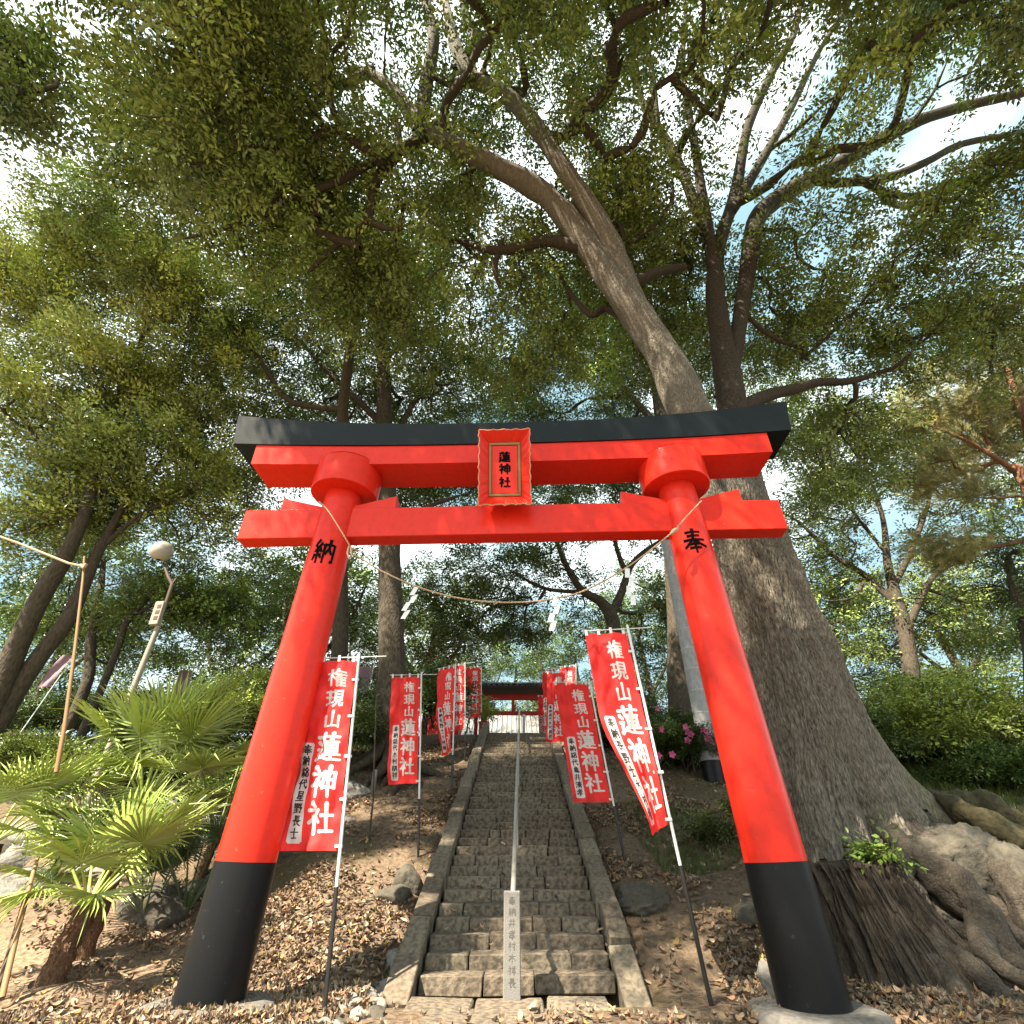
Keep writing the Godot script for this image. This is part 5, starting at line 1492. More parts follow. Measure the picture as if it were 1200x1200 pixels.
# ---------------------------------------------------------------- top of the stair
func hall_and_gate() -> void:
	var z := -24.0
	var y := 4.57
	var t := thing("small_gate", "small red gate with dark tiled roof at the top of the stair", "gate", Vector3(0.1, y, z))
	for s: int in [-1, 1]:
		var mb := MB.new()
		mb.tube([Vector3(1.32 * s, -0.1, 0), Vector3(1.32 * s, 2.62, 0)], [0.13, 0.12], 16)
		part("post", mb, M.old_red, t)
		var sl := MB.new()
		sl.cbox(Transform3D(Basis(), Vector3(1.32 * s, 0.72, 0)), Vector3(0.46, 1.55, 0.46), 0.03)
		part("post_sleeve", sl, M.old_red, t)
		var rear := MB.new()
		rear.cbox(Transform3D(Basis(), Vector3(1.75 * s, 1.2, -0.8)), Vector3(0.16, 2.4, 0.16), 0.01)
		part("rear_post", rear, M.old_red, t)
		var br := MB.new()
		br.cbox(Transform3D(Basis(), Vector3(1.56 * s, 1.9, -0.4)), Vector3(0.62, 0.1, 0.1), 0.01)
		part("brace", br, M.old_red, t)
	for e: Array in [[2.56, 0.24, 3.5, 0.2], [1.86, 0.16, 3.2, 0.14]]:
		var mb := MB.new()
		mb.cbox(Transform3D(Basis(), Vector3(0, e[0], 0.02)), Vector3(e[2], e[1], e[3]), 0.012)
		part("crossbeam", mb, M.old_red, t)
	var strut := MB.new()
	strut.cbox(Transform3D(Basis(), Vector3(-0.05, 2.2, 0.02)), Vector3(0.14, 0.6, 0.1), 0.01)
	part("strut", strut, M.old_red, t)
	var roof := MB.new()
	for s: int in [-1, 1]:
		var b := Basis.from_euler(Vector3(0.24 * s, 0, 0))
		roof.cbox(Transform3D(b, Vector3(0, 2.92, 0.52 * s)), Vector3(4.0, 0.08, 1.2), 0.02)
	var rf := part("roof", roof, M.tile, t)
	for k in 17:
		var x := -1.95 + 3.9 * k / 16.0
		var rb := MB.new()
		rb.tube([Vector3(x, 3.09, 0.02), Vector3(x, 2.82, 1.10), Vector3(x, 2.82, 1.13)], [0.055, 0.055, 0.045], 8)
		part("round_tile", rb, M.tile, rf)
	var rg := MB.new()
	rg.cbox(Transform3D(Basis(), Vector3(0, 3.14, 0)), Vector3(4.1, 0.16, 0.24), 0.05)
	part("ridge", rg, M.tile, rf)
	# a little roofed store left of the gate
	var o := thing("red_store", "small store with a red gable beside the small gate's left end", "shed", Vector3(-2.9, y, -23.6))
	var wall := MB.new()
	wall.cbox(Transform3D(Basis(), Vector3(0, 1.3, 0)), Vector3(1.3, 2.7, 1.4), 0.02)
	part("wall", wall, M.old_red, o)
	var gb := MB.new()
	for s: int in [-1, 1]:
		gb.cbox(Transform3D(Basis.from_euler(Vector3(0, 0, -0.62 * s)), Vector3(0.52 * s, 3.12, 0)), Vector3(1.35, 0.12, 1.9), 0.02)
	part("roof", gb, M.old_red, o)
	# the hall beyond, its pale ribbed roof in the sun
	var h := thing("shrine_hall", "hall with a pale ribbed metal roof seen through the small gate", "building", Vector3(0.4, y, -36.0))
	var w := MB.new()
	w.cbox(Transform3D(Basis(), Vector3(0, 0.9, 0)), Vector3(9.0, 2.2, 6.0), 0.02)
	part("wall", w, M.plaster, h)
	var sl := MB.new()
	var slope := Basis.from_euler(Vector3(0.52, 0, 0))
	sl.cbox(Transform3D(slope, Vector3(0, 3.3, 2.2)), Vector3(10.0, 0.12, 4.9), 0.02)
	var back := Basis.from_euler(Vector3(-0.52, 0, 0))
	sl.cbox(Transform3D(back, Vector3(0, 3.3, -2.05)), Vector3(10.0, 0.12, 4.9), 0.02)
	var hr := part("roof", sl, M.white_roof, h)
	for k in 34:
		var rb := MB.new()
		rb.cbox(Transform3D(slope, Vector3(-4.95 + 0.3 * k, 3.38, 2.25)), Vector3(0.06, 0.10, 4.9), 0.01)
		part("roof_rib", rb, M.white_roof, hr)
	for k in 3:
		var sb := MB.new()
		sb.cbox(Transform3D(Basis(), Vector3(0, 0.16 - 0.0 * k, 4.4 + 0.45 * k)), Vector3(3.4, 0.34 - 0.1 * k, 0.44), 0.02)
		part("front_step", sb, M.plaster, h)

func banners() -> void:
	var f1 := banner_material(["hou", "nou", "sou", "dai", "hoshi", "no", "naga", "shi"])
	var f2 := banner_material(["hou", "nou", "sou", "dai", "ki", "mura", "kun", "shou"])
	var f3 := banner_material(["hou", "nou", "sou", "dai", "kame", "i", "kiyo", "taka"])
	var f4 := banner_material(["hou", "nou", "naga", "no", "shi", "ki", "mura", "sama"])
	banner("nearest left banner, partly hidden by the left column", Vector3(-1.645, -0.009, -6.170), Vector3(-1.849, 3.159, -6.100), 0.60, 1.92, f1, 3, 0.10)
	banner("second banner on the left, in front of the rooted tree", Vector3(-1.491, 1.108, -9.810), Vector3(-1.715, 4.018, -9.750), 0.54, 1.80, f2, 4, 0.06)
	banner("third banner on the left, its foot curled round the pole", Vector3(-1.310, 2.221, -12.600), Vector3(-1.393, 5.075, -12.600), 0.50, 1.92, f4, 5, 0.5, 0.35)
	banner("fourth banner on the left, just behind the curled one", Vector3(-1.282, 3.284, -15.400), Vector3(-1.421, 6.006, -15.400), 0.54, 1.85, f2, 6, 0.4)
	banner("fifth banner on the left, nearest the small gate", Vector3(-1.122, 4.893, -20.000), Vector3(-1.204, 7.330, -20.000), 0.62, 1.85, f3, 7, 0.2)
	banner("nearest right banner, large and twisted at its foot", Vector3(1.780, 0.009, -6.250), Vector3(1.416, 3.478, -6.000), 0.50, 2.02, f4, 8, 0.15, 0.62, 0.30)
	banner("second banner on the right, beside the flat boulder", Vector3(1.726, 1.023, -9.450), Vector3(1.379, 3.762, -9.300), 0.60, 1.86, f3, 9, 0.08)
	banner("third banner on the right, half hidden by the one before it", Vector3(1.431, 3.011, -14.900), Vector3(1.562, 5.622, -14.900), 0.52, 1.85, f2, 10, 0.15)
	banner("fourth banner on the right, only its top corner above its neighbours", Vector3(1.881, 3.357, -16.400), Vector3(2.060, 6.268, -16.400), 0.50, 1.85, f3, 11, 0.3)
	banner("fifth banner on the right, narrow and turned edgeways", Vector3(1.358, 4.153, -18.000), Vector3(1.412, 6.649, -18.000), 0.5, 1.85, f1, 12, 0.9)
	banner("lowest and farthest banner on the right, next to the small gate", Vector3(1.569, 5.051, -21.500), Vector3(1.569, 6.642, -21.500), 0.5, 1.6, f2, 13, 0.3)

# ---------------------------------------------------------------- palms, stones, bushes
func palms() -> void:
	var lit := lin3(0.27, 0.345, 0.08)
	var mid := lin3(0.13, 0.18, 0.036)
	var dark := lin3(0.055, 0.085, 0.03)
	palm("fan_palm", "front fan palm with a shaggy brown trunk at the left edge", Vector3(-4.788, 0.050, -7.110), Vector3(0.10, 0, 0), 0.6, 0.105,
		[[4.9, 1.15, 0.62, 1.25, 0, 0.12], [3.7, 0.95, 0.75, 1.2, 1, 0.05], [5.9, 0.9, 0.8, 1.25, 2, 0.05], [0.5, 0.7, 0.85, 1.15, 0, -0.1], [2.9, 0.8, 0.8, 1.1, 1, -0.05], [1.5, 0.75, 0.55, 1.2, 2, -0.35], [2.2, 0.25, 0.5, 0.95, 4, -0.4], [0.9, 0.2, 0.5, 0.9, 3, -0.3], [4.3, 0.8, 0.9, 1.2, 3, 0.1], [5.4, 0.75, 0.9, 1.2, 1, 0.1], [3.3, 0.35, 0.6, 1.0, 0, -0.1]], lit)
	palm("fan_palm", "tallest fan palm, its fans spread in front of the lamp pole", Vector3(-5.546, 0.051, -8.616), Vector3(0.12, 0, 0.0), 1.7, 0.105,
		[[4.7, 1.35, 1.1, 1.6, 0, 0.10], [5.5, 1.25, 1.15, 1.55, 1, 0.10], [3.9, 1.2, 1.15, 1.5, 2, 0.10], [6.1, 1.1, 1.1, 1.5, 3, 0.05], [3.3, 1.0, 1.15, 1.45, 0, 0.0], [0.3, 1.0, 1.0, 1.4, 1, -0.1], [2.8, 0.85, 1.1, 1.35, 2, -0.1], [1.2, 1.25, 0.9, 1.45, 0, -0.25], [2.1, 1.15, 0.9, 1.4, 1, -0.25], [1.5, 0.6, 0.7, 1.25, 4, -0.4], [0.1, 0.5, 0.9, 1.25, 2, -0.15], [3.0, 0.35, 0.9, 1.2, 4, -0.3], [5.0, 0.9, 1.2, 1.45, 3, 0.1], [5.8, 0.6, 1.0, 1.3, 0, 0.0], [1.0, 0.1, 0.7, 1.1, 4, -0.5]], lit)
	palm("fan_palm", "pale sunlit palm cut by the left edge of the picture", Vector3(-6.252, 0.228, -7.300), Vector3(0, 0, 0), 1.0, 0.13,
		[[0.2, 0.9, 0.7, 1.1, 1, -0.1], [5.7, 0.7, 0.85, 1.1, 4, 0.0], [5.2, 0.9, 0.8, 1.1, 0, 0.1], [1.2, 0.9, 0.6, 1.0, 2, -0.3], [0.0, 0.4, 0.7, 1.0, 1, -0.2], [0.5, 0.15, 0.7, 0.9, 3, -0.3], [2.6, 0.8, 0.6, 0.9, 0, -0.2], [4.2, 0.9, 0.7, 1.0, 2, 0.1]], lit)
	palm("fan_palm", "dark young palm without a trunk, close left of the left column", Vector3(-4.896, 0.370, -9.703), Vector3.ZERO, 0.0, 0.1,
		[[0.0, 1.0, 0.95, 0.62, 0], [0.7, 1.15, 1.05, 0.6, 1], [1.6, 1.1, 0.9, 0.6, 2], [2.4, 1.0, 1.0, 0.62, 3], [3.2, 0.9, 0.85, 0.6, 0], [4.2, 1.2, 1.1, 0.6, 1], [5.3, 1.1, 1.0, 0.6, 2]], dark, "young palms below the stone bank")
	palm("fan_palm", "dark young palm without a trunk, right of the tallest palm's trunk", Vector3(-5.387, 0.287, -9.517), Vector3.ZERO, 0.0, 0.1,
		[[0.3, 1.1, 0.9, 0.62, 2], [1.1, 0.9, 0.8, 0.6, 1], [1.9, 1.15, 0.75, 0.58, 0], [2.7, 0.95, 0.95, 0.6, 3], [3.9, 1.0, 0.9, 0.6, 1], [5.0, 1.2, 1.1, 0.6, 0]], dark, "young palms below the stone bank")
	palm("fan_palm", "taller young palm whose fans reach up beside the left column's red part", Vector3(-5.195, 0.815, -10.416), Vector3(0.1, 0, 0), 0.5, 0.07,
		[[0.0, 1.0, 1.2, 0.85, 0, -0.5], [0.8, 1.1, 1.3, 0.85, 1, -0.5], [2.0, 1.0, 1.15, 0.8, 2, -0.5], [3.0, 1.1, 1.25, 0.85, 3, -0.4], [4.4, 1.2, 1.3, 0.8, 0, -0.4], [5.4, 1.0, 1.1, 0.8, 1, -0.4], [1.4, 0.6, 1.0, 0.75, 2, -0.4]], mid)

func stones() -> void:
	rock("large flat-topped brown boulder on the earth right of the stair", Vector3(1.723, 0.611, -8.527), Vector3(0.44, 0.20, 0.34), 5, M.rock, 0.4)
	rock("massive lumpy dark boulder wedged among the giant tree's roots", Vector3(5.438, 0.856, -7.600), Vector3(0.95, 0.55, 0.6), 6, M.rock, 0.3)
	rock("rounded boulder at the right edge below the mossy root", Vector3(5.831, 0.632, -7.300), Vector3(0.6, 0.62, 0.5), 16, M.rock, 0.9)
	rock("pale stone leaning on the right column's base", Vector3(2.430, 0.164, -6.350), Vector3(0.13, 0.17, 0.12), 7, M.grey_rock, 0.2)
	rock("small brown rock behind the leaf pile left of the right column", Vector3(2.888, 0.523, -7.732), Vector3(0.24, 0.16, 0.2), 8, M.rock, 1.0)
	rock("white stone half cut by the picture's bottom edge at right", Vector3(3.666, 0.007, -5.800), Vector3(0.16, 0.10, 0.12), 9, M.grey_rock, 0.0)
	rock("mossy brown boulder against the left kerb above the leaf-strewn bank", Vector3(-1.434, 0.793, -8.884), Vector3(0.2, 0.24, 0.22), 10, M.rock, 0.6)
	rock("yellow-brown stone sunk in the earth left of the mossy boulder", Vector3(-1.585, 0.662, -8.614), Vector3(0.24, 0.14, 0.24), 12, M.rock, 0.2)
	rock("long grey stone edging the foot of the left kerb", Vector3(-1.286, 0.161, -7.384), Vector3(0.13, 0.12, 0.3), 13, M.grey_rock, 0.4)
	rock("grey stone touching the left kerb's lowest block", Vector3(-1.250, -0.004, -7.037), Vector3(0.16, 0.12, 0.2), 14, M.grey_rock, 0.3)
	rock("pale cut stone at the very foot of the left kerb", Vector3(-1.122, -0.069, -7.045), Vector3(0.15, 0.08, 0.13), 15, M.grey_rock, 0.1)
	var rg := RandomNumberGenerator.new()
	rg.seed = 8
	for k in 26:
		var p := on_ground(rg.randf_range(-1.62, -0.98), -rg.randf_range(5.75, 6.9))
		rock("small grey stone in the loose heap at the foot of the left kerb", p, Vector3(rg.randf_range(0.05, 0.11), rg.randf_range(0.04, 0.07), rg.randf_range(0.05, 0.1)), 100 + k, M.grey_rock if k % 3 else M.rock, rg.randf() * 6.0, "loose stones at the foot of the left kerb", "loose_stone", "stone")
	# the rough stone bank behind the palms
	var bank := thing("stone_bank", "rough bank of grey and brown stones set in the slope behind the palms", "stone bank", on_ground(-7.5, -11.5))
	for k in 46:
		var x := rg.randf_range(-12.5, -3.2)
		var d := rg.randf_range(9.8, 13.6)
		var r := rg.randf_range(0.28, 0.62)
		var o := part("stone", rock_mesh(Vector3(r * 1.25, r * 0.55, r * 0.8), 200 + k, 0.35, 26, 18), M.grey_rock if k % 2 else M.rock, bank)
		o.transform = Transform3D(Basis.from_euler(Vector3(0, rg.randf_range(-0.5, 0.5), 0)), on_ground(x, -d, -0.08) - bank.position)
	for e: Array in [[Vector3(-10.127, 3.159, -13.575), 0.6, "grey log stump at the top of the bank behind the palms, left one"], [Vector3(-8.644, 3.288, -13.790), 0.45, "grey log stump at the top of the bank, right one, behind the tallest palm"]]:
		var mb := MB.new()
		mb.tube([e[0] - Vector3(0.05, 0.1, 0), e[0] + Vector3(0.18, e[1], 0), e[0] + Vector3(0.185, e[1] + 0.01, 0)], [0.17, 0.16, 0.03], 14)
		tag(part("log_stump", mb, M.dark_bark, self), e[2], "stump")
	var lg := MB.new()
	lg.tube([Vector3(-14.364, 3.811, -14.760), Vector3(-12.924, 3.860, -15.548)], [0.13, 0.12], 12)
	tag(part("fallen_log", lg, M.dark_bark, self), "fallen log lying on the grass at the far left", "log")
	# the decayed stump in front of the giant tree
	var c: Vector3 = Vector3(3.939, 0.350, -6.850)
	c.y = 0.0
	var st := thing("decayed_stump", "rotten grey-brown stump with splintered upright fibres beside the right column's foot", "stump", c)
	var f := FastNoiseLite.new()
	f.seed = 71; f.frequency = 1.0; f.fractal_type = FastNoiseLite.FRACTAL_RIDGED; f.fractal_octaves = 4
	var lump := FastNoiseLite.new()
	lump.seed = 72; lump.frequency = 0.8
	var skin := func(u: float, w: float) -> Vector3:
		var a := TAU * u
		var lean := Vector3(-0.12, 0, -0.25)
		if w > 0.86:
			var q := (w - 0.86) / 0.14
			var h := 1.02 + 0.05 * lump.get_noise_2d(cos(a) * 3.0, sin(a) * 3.0) + 0.05 * q
			var r := 0.50 * (1.0 - q) * (1.0 + 0.2 * lump.get_noise_2d(cos(a) * 2.0, sin(a) * 2.0))
			return c + lean * h + Vector3(cos(a) * r * 1.15, h, sin(a) * r)
		var t := w / 0.86
		var h := -0.1 + t * (1.12 + 0.14 * f.get_noise_2d(cos(a) * 7.0, sin(a) * 7.0))
		var r := 0.52 + 0.26 * pow(1.0 - t, 1.6) + 0.10 * lump.get_noise_3d(cos(a) * 2.0, h, sin(a) * 2.0)
		r += 0.15 * f.get_noise_3d(cos(a) * 3.6 + 0.25 * h, h * 0.3, sin(a) * 3.6) + 0.07 * f.get_noise_3d(cos(a) * 10.0, h * 0.6, sin(a) * 10.0) - 0.13
		return c + lean * h + Vector3(cos(a) * r * 1.15, h, sin(a) * r)
	var mb := MB.new()
	mb.grid(420, 80, skin, true)
	part("body", mb, M.rotten, st, true)
	var shards := MB.new()
	for k in 260:
		var a := rg.randf_range(-0.3, 3.4)
		var h0 := rg.randf_range(-0.05, 0.75)
		var l := rg.randf_range(0.16, 0.55)
		var h1 := minf(h0 + l, 1.16)
		var p0: Vector3 = skin.call(a / TAU, clampf((h0 + 0.1) / 1.15, 0.0, 1.0) * 0.86)
		var p1: Vector3 = skin.call((a + rg.randfn() * 0.03) / TAU, clampf((h1 + 0.1) / 1.15, 0.0, 0.99) * 0.86)
		var out := Vector3(cos(a), 0.15, sin(a)).normalized()
		var sd := Vector3(-sin(a), 0, cos(a)) * rg.randf_range(0.008, 0.022)
		var th := out * rg.randf_range(0.015, 0.05)
		var t := rg.randf_range(0.45, 1.9)
		shards.tint = Color(t, t * 0.97, t * 0.93)
		var m := p0.lerp(p1, 0.5) + th
		shards.quad(p0 - sd, m - sd * 0.8, m + sd * 0.8, p0 + sd, p0 - out)
		var tip := p1 + th * rg.randf_range(-0.3, 1.0)
		shards.tri(m - sd * 0.8, tip, m + sd * 0.8, m - out)
		shards.quad(p0 - sd - out * 0.05, m - sd - out * 0.05, m - sd * 0.8, p0 - sd, p0 + sd * 4.0)
		shards.quad(p0 + sd - out * 0.05, m + sd - out * 0.05, m + sd * 0.8, p0 + sd, p0 - sd * 4.0)
		shards.tri(m - sd * 0.8, tip, m - sd - out * 0.05, m + sd * 4.0)
		shards.tri(m + sd * 0.8, tip, m + sd - out * 0.05, m - sd * 4.0)
	part("splinter", shards, M.rotten, st, true, "stuff")
	bush("stump_plant", "tiny green plant sprouting from the ledge on top of the decayed stump", Vector3(4.038, 1.089, -6.750), Vector3(0.12, 0.14, 0.1), 4, 5, lin3(0.09, 0.16, 0.03), 0.75, "", 0, 0, 3)

func bushes() -> void:
	var g := lin3(0.075, 0.13, 0.032)
	var br := lin3(0.32, 0.44, 0.10)
	bush("azalea_bush", "dark azalea bush with pink flowers between the big right banner and the grey pole", Vector3(4.237, 2.859, -14.151), Vector3(1.25, 1.25, 0.9), 60, 26, g, 0.55, "", 8, 14, 5)
	bush("azalea_bush", "dark azalea bush behind the big right banner, left part of the azaleas", Vector3(3.659, 3.714, -16.505), Vector3(1.2, 1.5, 0.9), 56, 24, g, 0.6, "", 8, 5, 6)
	bush("azalea_bush", "azalea bush directly behind the second right banner", Vector3(2.798, 3.689, -16.341), Vector3(0.8, 1.0, 0.8), 30, 22, g, 0.55, "", 6, 1, 7)
	bush("azalea_bush", "dark bush between the grey pole and the giant trunk", Vector3(5.885, 2.999, -14.500), Vector3(1.3, 1.6, 1.0), 40, 22, g, 0.65, "", 6, 3, 8)
	bush("ground_shrub", "small low shrub on bare earth left of the right column", Vector3(3.208, 1.221, -9.805), Vector3(0.34, 0.42, 0.3), 14, 16, lin3(0.09, 0.12, 0.035), 0.42, "", 6, 0, 9)
	bush("ground_shrub", "thin seedling shrub beside the right column's edge", Vector3(4.292, 1.704, -11.192), Vector3(0.25, 0.4, 0.25), 8, 12, lin3(0.10, 0.14, 0.03), 0.42, "", 5, 0, 10)
	bush("maple_bush", "bright green maple bush at the right edge", Vector3(11.574, 2.935, -14.000), Vector3(2.3, 2.3, 1.4), 90, 15, br, 0.85, "", 9, 0, 11)
	bush("maple_bush", "bright green maple bush left of the one at the right edge", Vector3(10.441, 2.963, -15.000), Vector3(1.9, 1.9, 1.3), 70, 15, br.lerp(g, 0.2), 0.8, "", 9, 0, 12)
	bush("shade_bush", "dark bush right beside the giant tree's buttress", Vector3(8.382, 2.883, -13.600), Vector3(1.2, 1.5, 1.0), 46, 24, g, 0.7, "", 7, 0, 13)
	bush("shade_bush", "low dark bush under the maple at the right edge", Vector3(11.119, 2.354, -12.800), Vector3(1.4, 0.8, 0.9), 40, 24, g, 0.65, "", 7, 0, 14)
	bush("bank_bush", "yellow-green bush above the stone bank left of the left column", Vector3(-6.509, 3.627, -13.500), Vector3(1.7, 1.3, 1.1), 60, 24, br.lerp(g, 0.35), 0.65, "", 8, 0, 15)
	bush("bank_bush", "dull green bush over the stone bank behind the palms", Vector3(-8.123, 3.289, -13.800), Vector3(1.5, 1.1, 1.0), 44, 22, g.lerp(br, 0.3), 0.65, "", 7, 0, 16)
	bush("bank_bush", "bush behind the nearest left banner", Vector3(-4.501, 3.132, -12.800), Vector3(1.2, 1.4, 1.0), 44, 22, g.lerp(br, 0.15), 0.6, "", 6, 0, 17)
	bush("bank_bush", "sunlit bush between the second and third left banners", Vector3(-2.454, 4.526, -17.000), Vector3(0.9, 1.8, 1.0), 40, 22, g, 0.75, "", 6, 0, 18)
	bush("bank_bush", "bush with pale leaves beside the fourth left banner", Vector3(-1.640, 5.173, -21.000), Vector3(0.8, 1.5, 0.9), 26, 20, br, 0.7, "", 5, 0, 19)
	bush("bank_bush", "dark bush left of the rooted tree, behind its roots", Vector3(-4.281, 3.635, -16.000), Vector3(1.4, 1.7, 1.0), 44, 22, g, 0.7, "", 6, 0, 20)
	bush("bank_bush", "bush at the stair's right shoulder behind the third right banner", Vector3(2.707, 4.511, -19.000), Vector3(1.2, 1.6, 1.0), 40, 22, g, 0.7, "", 6, 0, 21)
	bush("bank_bush", "low shrub among the stones behind the tallest palm", Vector3(-8.107, 2.300, -12.237), Vector3(1.3, 0.9, 0.8), 40, 20, g.lerp(br, 0.25), 0.6, "", 6, 0, 24)
	bush("bank_bush", "low shrub on the stone bank at the far left", Vector3(-10.963, 2.699, -12.849), Vector3(1.5, 0.7, 0.8), 36, 20, g.lerp(br, 0.4), 0.6, "", 6, 0, 25)
	bush("bank_bush", "shrub over the stones close left of the left column's red part", Vector3(-5.666, 1.954, -11.783), Vector3(0.9, 1.0, 0.7), 34, 20, g.lerp(br, 0.3), 0.55, "", 6, 0, 26)
	bush("bank_bush", "shrub on the slope between the left column and the nearest banner's pole", Vector3(-4.708, 2.210, -12.117), Vector3(0.8, 0.9, 0.7), 28, 18, g.lerp(br, 0.2), 0.5, "", 6, 0, 27)
	bush("hedge", "broad dark shrub far left beyond the bank, behind the leaning trunks", Vector3(-17.965, 4.927, -21.500), Vector3(4.6, 1.6, 1.2), 80, 24, g, 0.9, "", 6, 0, 22)
	bush("hedge", "broad shrub behind the lamp pole at the top of the bank", Vector3(-12.998, 4.838, -21.000), Vector3(3.4, 1.7, 1.2), 60, 24, g.lerp(br, 0.2), 0.85, "", 6, 0, 23)
	# grass and ground cover on the far banks
	var rg := RandomNumberGenerator.new()
	rg.seed = 14
	var blade := MB.new()
	for i in 14:
		var a := rg.randf() * TAU
		var p := Vector3(cos(a), 0, sin(a)) * rg.randf() * 0.07
		var s := Vector3(-sin(a), 0, cos(a)) * 0.006
		var t := rg.randf_range(0.7, 1.3)
		blade.tint = Color(t, t, t)
		blade.tri(p - s, p + Vector3(cos(a) * 0.07, rg.randf_range(0.08, 0.17), sin(a) * 0.07), p + s)
	var xf := []
	var cols := []
	for i in 9000:
		var right := rg.randf() < 0.4
		var x := rg.randf_range(6.0, 16.0) if right else rg.randf_range(-17.0, -3.6)
		var d := rg.randf_range(10.5, 17.0) if right else rg.randf_range(12.5, 20.0)
		var p := on_ground(x, -d)
		xf.append(Transform3D(Basis.from_euler(Vector3(0, rg.randf() * TAU, 0)).scaled(Vector3.ONE * rg.randf_range(0.7, 1.5)), p))
		var t := rg.randf_range(0.6, 1.3)
		cols.append(Color(0.10 * t, 0.13 * t, 0.035 * t))
	for i in 500:
		var x := rg.randf_range(2.2, 3.8)
		var d := rg.randf_range(9.0, 12.0)
		xf.append(Transform3D(Basis.from_euler(Vector3(0, rg.randf() * TAU, 0)).scaled(Vector3.ONE * rg.randf_range(0.5, 1.0)), on_ground(x, -d)))
		cols.append(Color(0.09, 0.12, 0.04))
	var o := many("grass", blade.mesh(), M.leaf, self, xf, cols)
	o.set_meta("label", "short grass on the banks either side")

# ---------------------------------------------------------------- poles, lamp, wires
func street_things() -> void:
	var foot: Vector3 = Vector3(4.800, 2.508, -13.585)
	var up := MB.new()
	var t := thing("utility_pole", "tall grey utility pole behind the right column", "pole", foot)
	up.tube([foot + Vector3(0, 0.5, 0), foot + Vector3(0, 10.5, 0)], [0.235, 0.17], 28)
	part("shaft", up, M.utility, t, true)
	var cf := MB.new()
	cf.tube([foot, foot + Vector3(0, 0.52, 0), foot + Vector3(0, 0.53, 0)], [0.25, 0.25, 0.2], 28)
	part("foot_band", cf, M.black, t, true)
	for k in 9:
		var sb := MB.new()
		var h := 1.6 + 0.55 * k
		sb.tube([foot + Vector3(0, h, 0), foot + Vector3(0, h + 0.025, 0)], [0.238 - 0.0035 * k, 0.238 - 0.0035 * k], 24)
		part("band", sb, M.steel, t, true)
	var lf: Vector3 = Vector3(-7.962, 3.790, -11.000)
	lf.y = ground(lf.x, -lf.z) - 0.05
	var l := thing("park_lamp", "white globe lamp on a kinked pole with a pale sign box, behind the palms", "street lamp", lf)
	var pp := MB.new()
	pp.tube([lf, Vector3(-7.961, 4.444, -11.000), Vector3(-7.965, 5.302, -11.000), Vector3(-7.986, 5.605, -11.000)], [0.065, 0.06, 0.055, 0.05], 12)
	part("pole", pp, M.pale_pole, l, true)
	var np := MB.new()
	np.tube([Vector3(-7.981, 5.544, -11.000), Vector3(-8.008, 6.130, -11.000), Vector3(-8.039, 6.480, -11.000), Vector3(-8.207, 6.660, -11.000), Vector3(-8.431, 6.981, -11.000)], [0.042, 0.045, 0.045, 0.035, 0.03], 10)
	np.tube([Vector3(-8.042, 6.436, -11.000), Vector3(-7.987, 6.615, -11.000)], [0.03, 0.03], 8)
	part("bracket", np, M.rust, l, true)
	var gl := MB.new()
	var gc: Vector3 = Vector3(-8.617, 7.360, -11.000)
	gl.tube([gc + Vector3(0, -0.235, 0), gc + Vector3(0, -0.22, 0), gc + Vector3(0, -0.16, 0), gc + Vector3(0, -0.06, 0), gc + Vector3(0, 0.06, 0), gc + Vector3(0, 0.16, 0), gc + Vector3(0, 0.225, 0), gc + Vector3(0, 0.24, 0)], [0.05, 0.12, 0.2, 0.245, 0.245, 0.2, 0.11, 0.01], 28)
	part("globe", gl, M.globe, l, true)
	var bx := MB.new()
	var bc: Vector3 = Vector3(-8.040, 5.699, -10.930)
	var lean: Vector3 = (Vector3(-8.090, 6.348, -11.000) - Vector3(-7.983, 5.008, -11.000)).normalized()
	var fx := Basis(lean.cross(Vector3(0, 0, 1)).normalized(), lean, Vector3(0, 0, 1)).orthonormalized()
	bx.cbox(Transform3D(fx, bc), Vector3(0.20, 0.56, 0.12), 0.012)
	part("sign_box", bx, M.pale_pole, l, true)
	for k in 3:
		var ch := MB.new()
		ch.cbox(Transform3D(fx, bc + lean * (0.15 - 0.14 * k) + Vector3(0.02, 0, 0.062)), Vector3(0.09, 0.09, 0.006), 0.001)
		part("sign_mark", ch, M.rust, l, true)
	var bp := MB.new()
	bp.tube([Vector3(-4.796, 1.857, -6.000), Vector3(-4.933, 2.322, -6.000), Vector3(-5.233, 3.188, -6.000), Vector3(-5.564, 4.093, -6.000), Vector3(-5.707, 4.445, -6.000)], [0.022, 0.021, 0.018, 0.015, 0.012], 8)
	tag(part("bamboo_pole", bp, M.bamboo, self), "upright bamboo pole rising from the palms with a rope tied on top", "pole")
	var rp := MB.new()
	rp.tube([Vector3(-5.646, 4.292, -6.000), Vector3(-5.873, 4.342, -6.000), Vector3(-6.291, 4.498, -6.000), Vector3(-6.720, 4.657, -6.000), Vector3(-7.294, 4.847, -6.000), Vector3(-8.197, 5.159, -6.000)], [0.017, 0.015, 0.015, 0.015, 0.015, 0.015], 8)
	rp.tube([Vector3(-5.673, 4.306, -5.980), Vector3(-5.606, 4.251, -5.970), Vector3(-5.611, 4.319, -5.980)], [0.02, 0.024, 0.02], 8)
	tag(part("boundary_rope", rp, M.rope, self), "straw rope running from the bamboo pole out of the left edge", "rope")
	var sk := MB.new()
	sk.tube([Vector3(-4.617, 0.057, -6.300), Vector3(-4.888, 0.551, -6.500), Vector3(-5.146, 1.112, -6.700)], [0.028, 0.026, 0.02], 8)
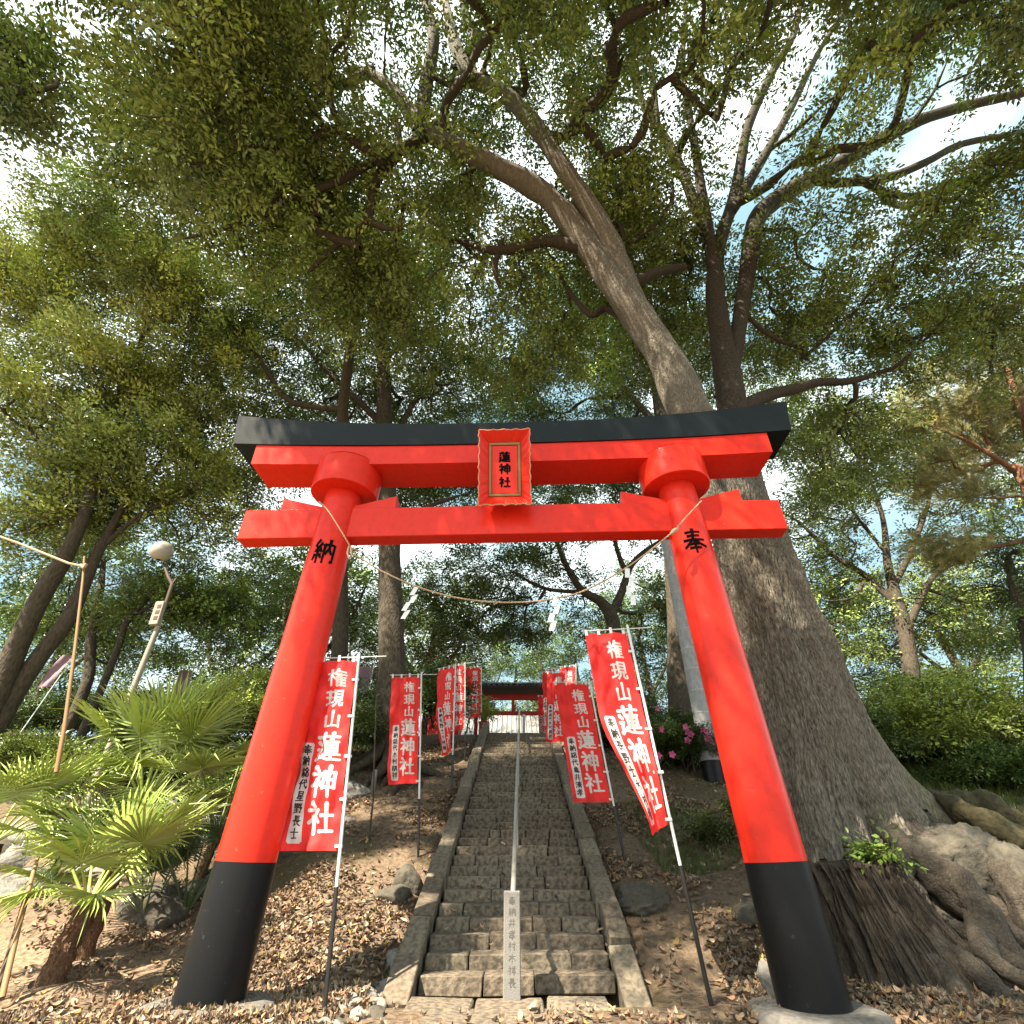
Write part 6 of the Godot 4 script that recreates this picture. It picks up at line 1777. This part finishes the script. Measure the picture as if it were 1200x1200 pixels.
	tag(part("bamboo_stake", sk, M.bamboo, self), "leaning bamboo stake in the ground at the lower left edge", "stake")
	var s2 := MB.new()
	s2.tube([Vector3(-4.828, 0.052, -6.500), Vector3(-4.960, 0.410, -6.600), Vector3(-5.175, 0.773, -6.800)], [0.024, 0.022, 0.018], 8)
	tag(part("dark_stake", s2, M.rust, self), "dark leaning stake beside the bamboo stake at the lower left edge", "stake")
	var sapl: Vector3 = Vector3(-2.450, 1.349, -10.394)
	var sp := MB.new()
	sp.tube([sapl, Vector3(-2.608, 1.969, -11.000), Vector3(-2.762, 3.324, -11.000), Vector3(-2.933, 4.722, -11.000)], [0.02, 0.018, 0.014, 0.008], 7)
	tag(part("thin_stake", sp, M.dark_bark, self), "thin dark stake between the two nearest left banners", "stake")
	var wt := MB.new()
	var wp: Vector3 = Vector3(-3.081, 2.358, -12.837)
	wt.cbox(Transform3D(Basis(), wp + Vector3(0, 0.18, 0)), Vector3(0.10, 0.42, 0.08), 0.01)
	tag(part("marker_post", wt, M.post_stone, self), "short pale marker post among the rooted tree's roots", "post")
	for k in 2:
		var c := MB.new()
		if k == 0: c.tube([Vector3(-23.711, 15.706, -14.000), Vector3(-20.685, 15.427, -14.500), Vector3(-18.671, 15.311, -15.000), Vector3(-17.041, 15.312, -15.600), Vector3(-14.426, 15.359, -16.500)], [0.012, 0.012, 0.012, 0.012, 0.012], 5)
		else: c.tube([Vector3(-23.343, 15.157, -14.000), Vector3(-20.449, 15.017, -14.500), Vector3(-18.484, 14.946, -15.000), Vector3(-16.956, 15.127, -15.600), Vector3(-14.391, 15.264, -16.500)], [0.010, 0.010, 0.010, 0.010, 0.010], 5)
		tag(part("power_cable", c, M.cable, self), ["upper of two power cables at the left edge", "lower of two power cables at the left edge"][k], "cable", "power cables")
	for e: Array in [[Vector3(-13.759, 5.778, -15.500), 0.38, 0.95, 0.3, "faded lilac banner hanging behind the leaning trunks"], [Vector3(-10.740, 5.839, -17.000), 0.4, 0.8, -0.1, "faded pink cloth above the bank behind the palms"], [Vector3(-4.893, 5.567, -17.000), 0.45, 1.6, 0.12, "faded pink banner behind the nearest left banner"]]:
		var fb := MB.new()
		var ctr: Vector3 = e[0]
		var skin := func(u: float, w: float) -> Vector3:
			return ctr + Vector3((u - 0.5) * e[1] + (0.5 - w) * e[3], (0.5 - w) * e[2], 0.05 * sin(u * 6.0 + w * 4.0))
		fb.grid(6, 10, skin)
		var b := thing("faded_banner", e[4], "banner", ctr - Vector3(0, e[2] * 0.5, 0))
		part("cloth", fb, M.faded, b, true)
		var q := MB.new()
		q.tube([on_ground(ctr.x + e[1] * 0.5 - e[3] * 1.3, ctr.z), ctr + Vector3(e[1] * 0.5 + e[3] * 0.5 + 0.02, e[2] * 0.5 + 0.1, 0)], [0.018, 0.015], 8)
		part("pole", q, M.white_pole, b, true)
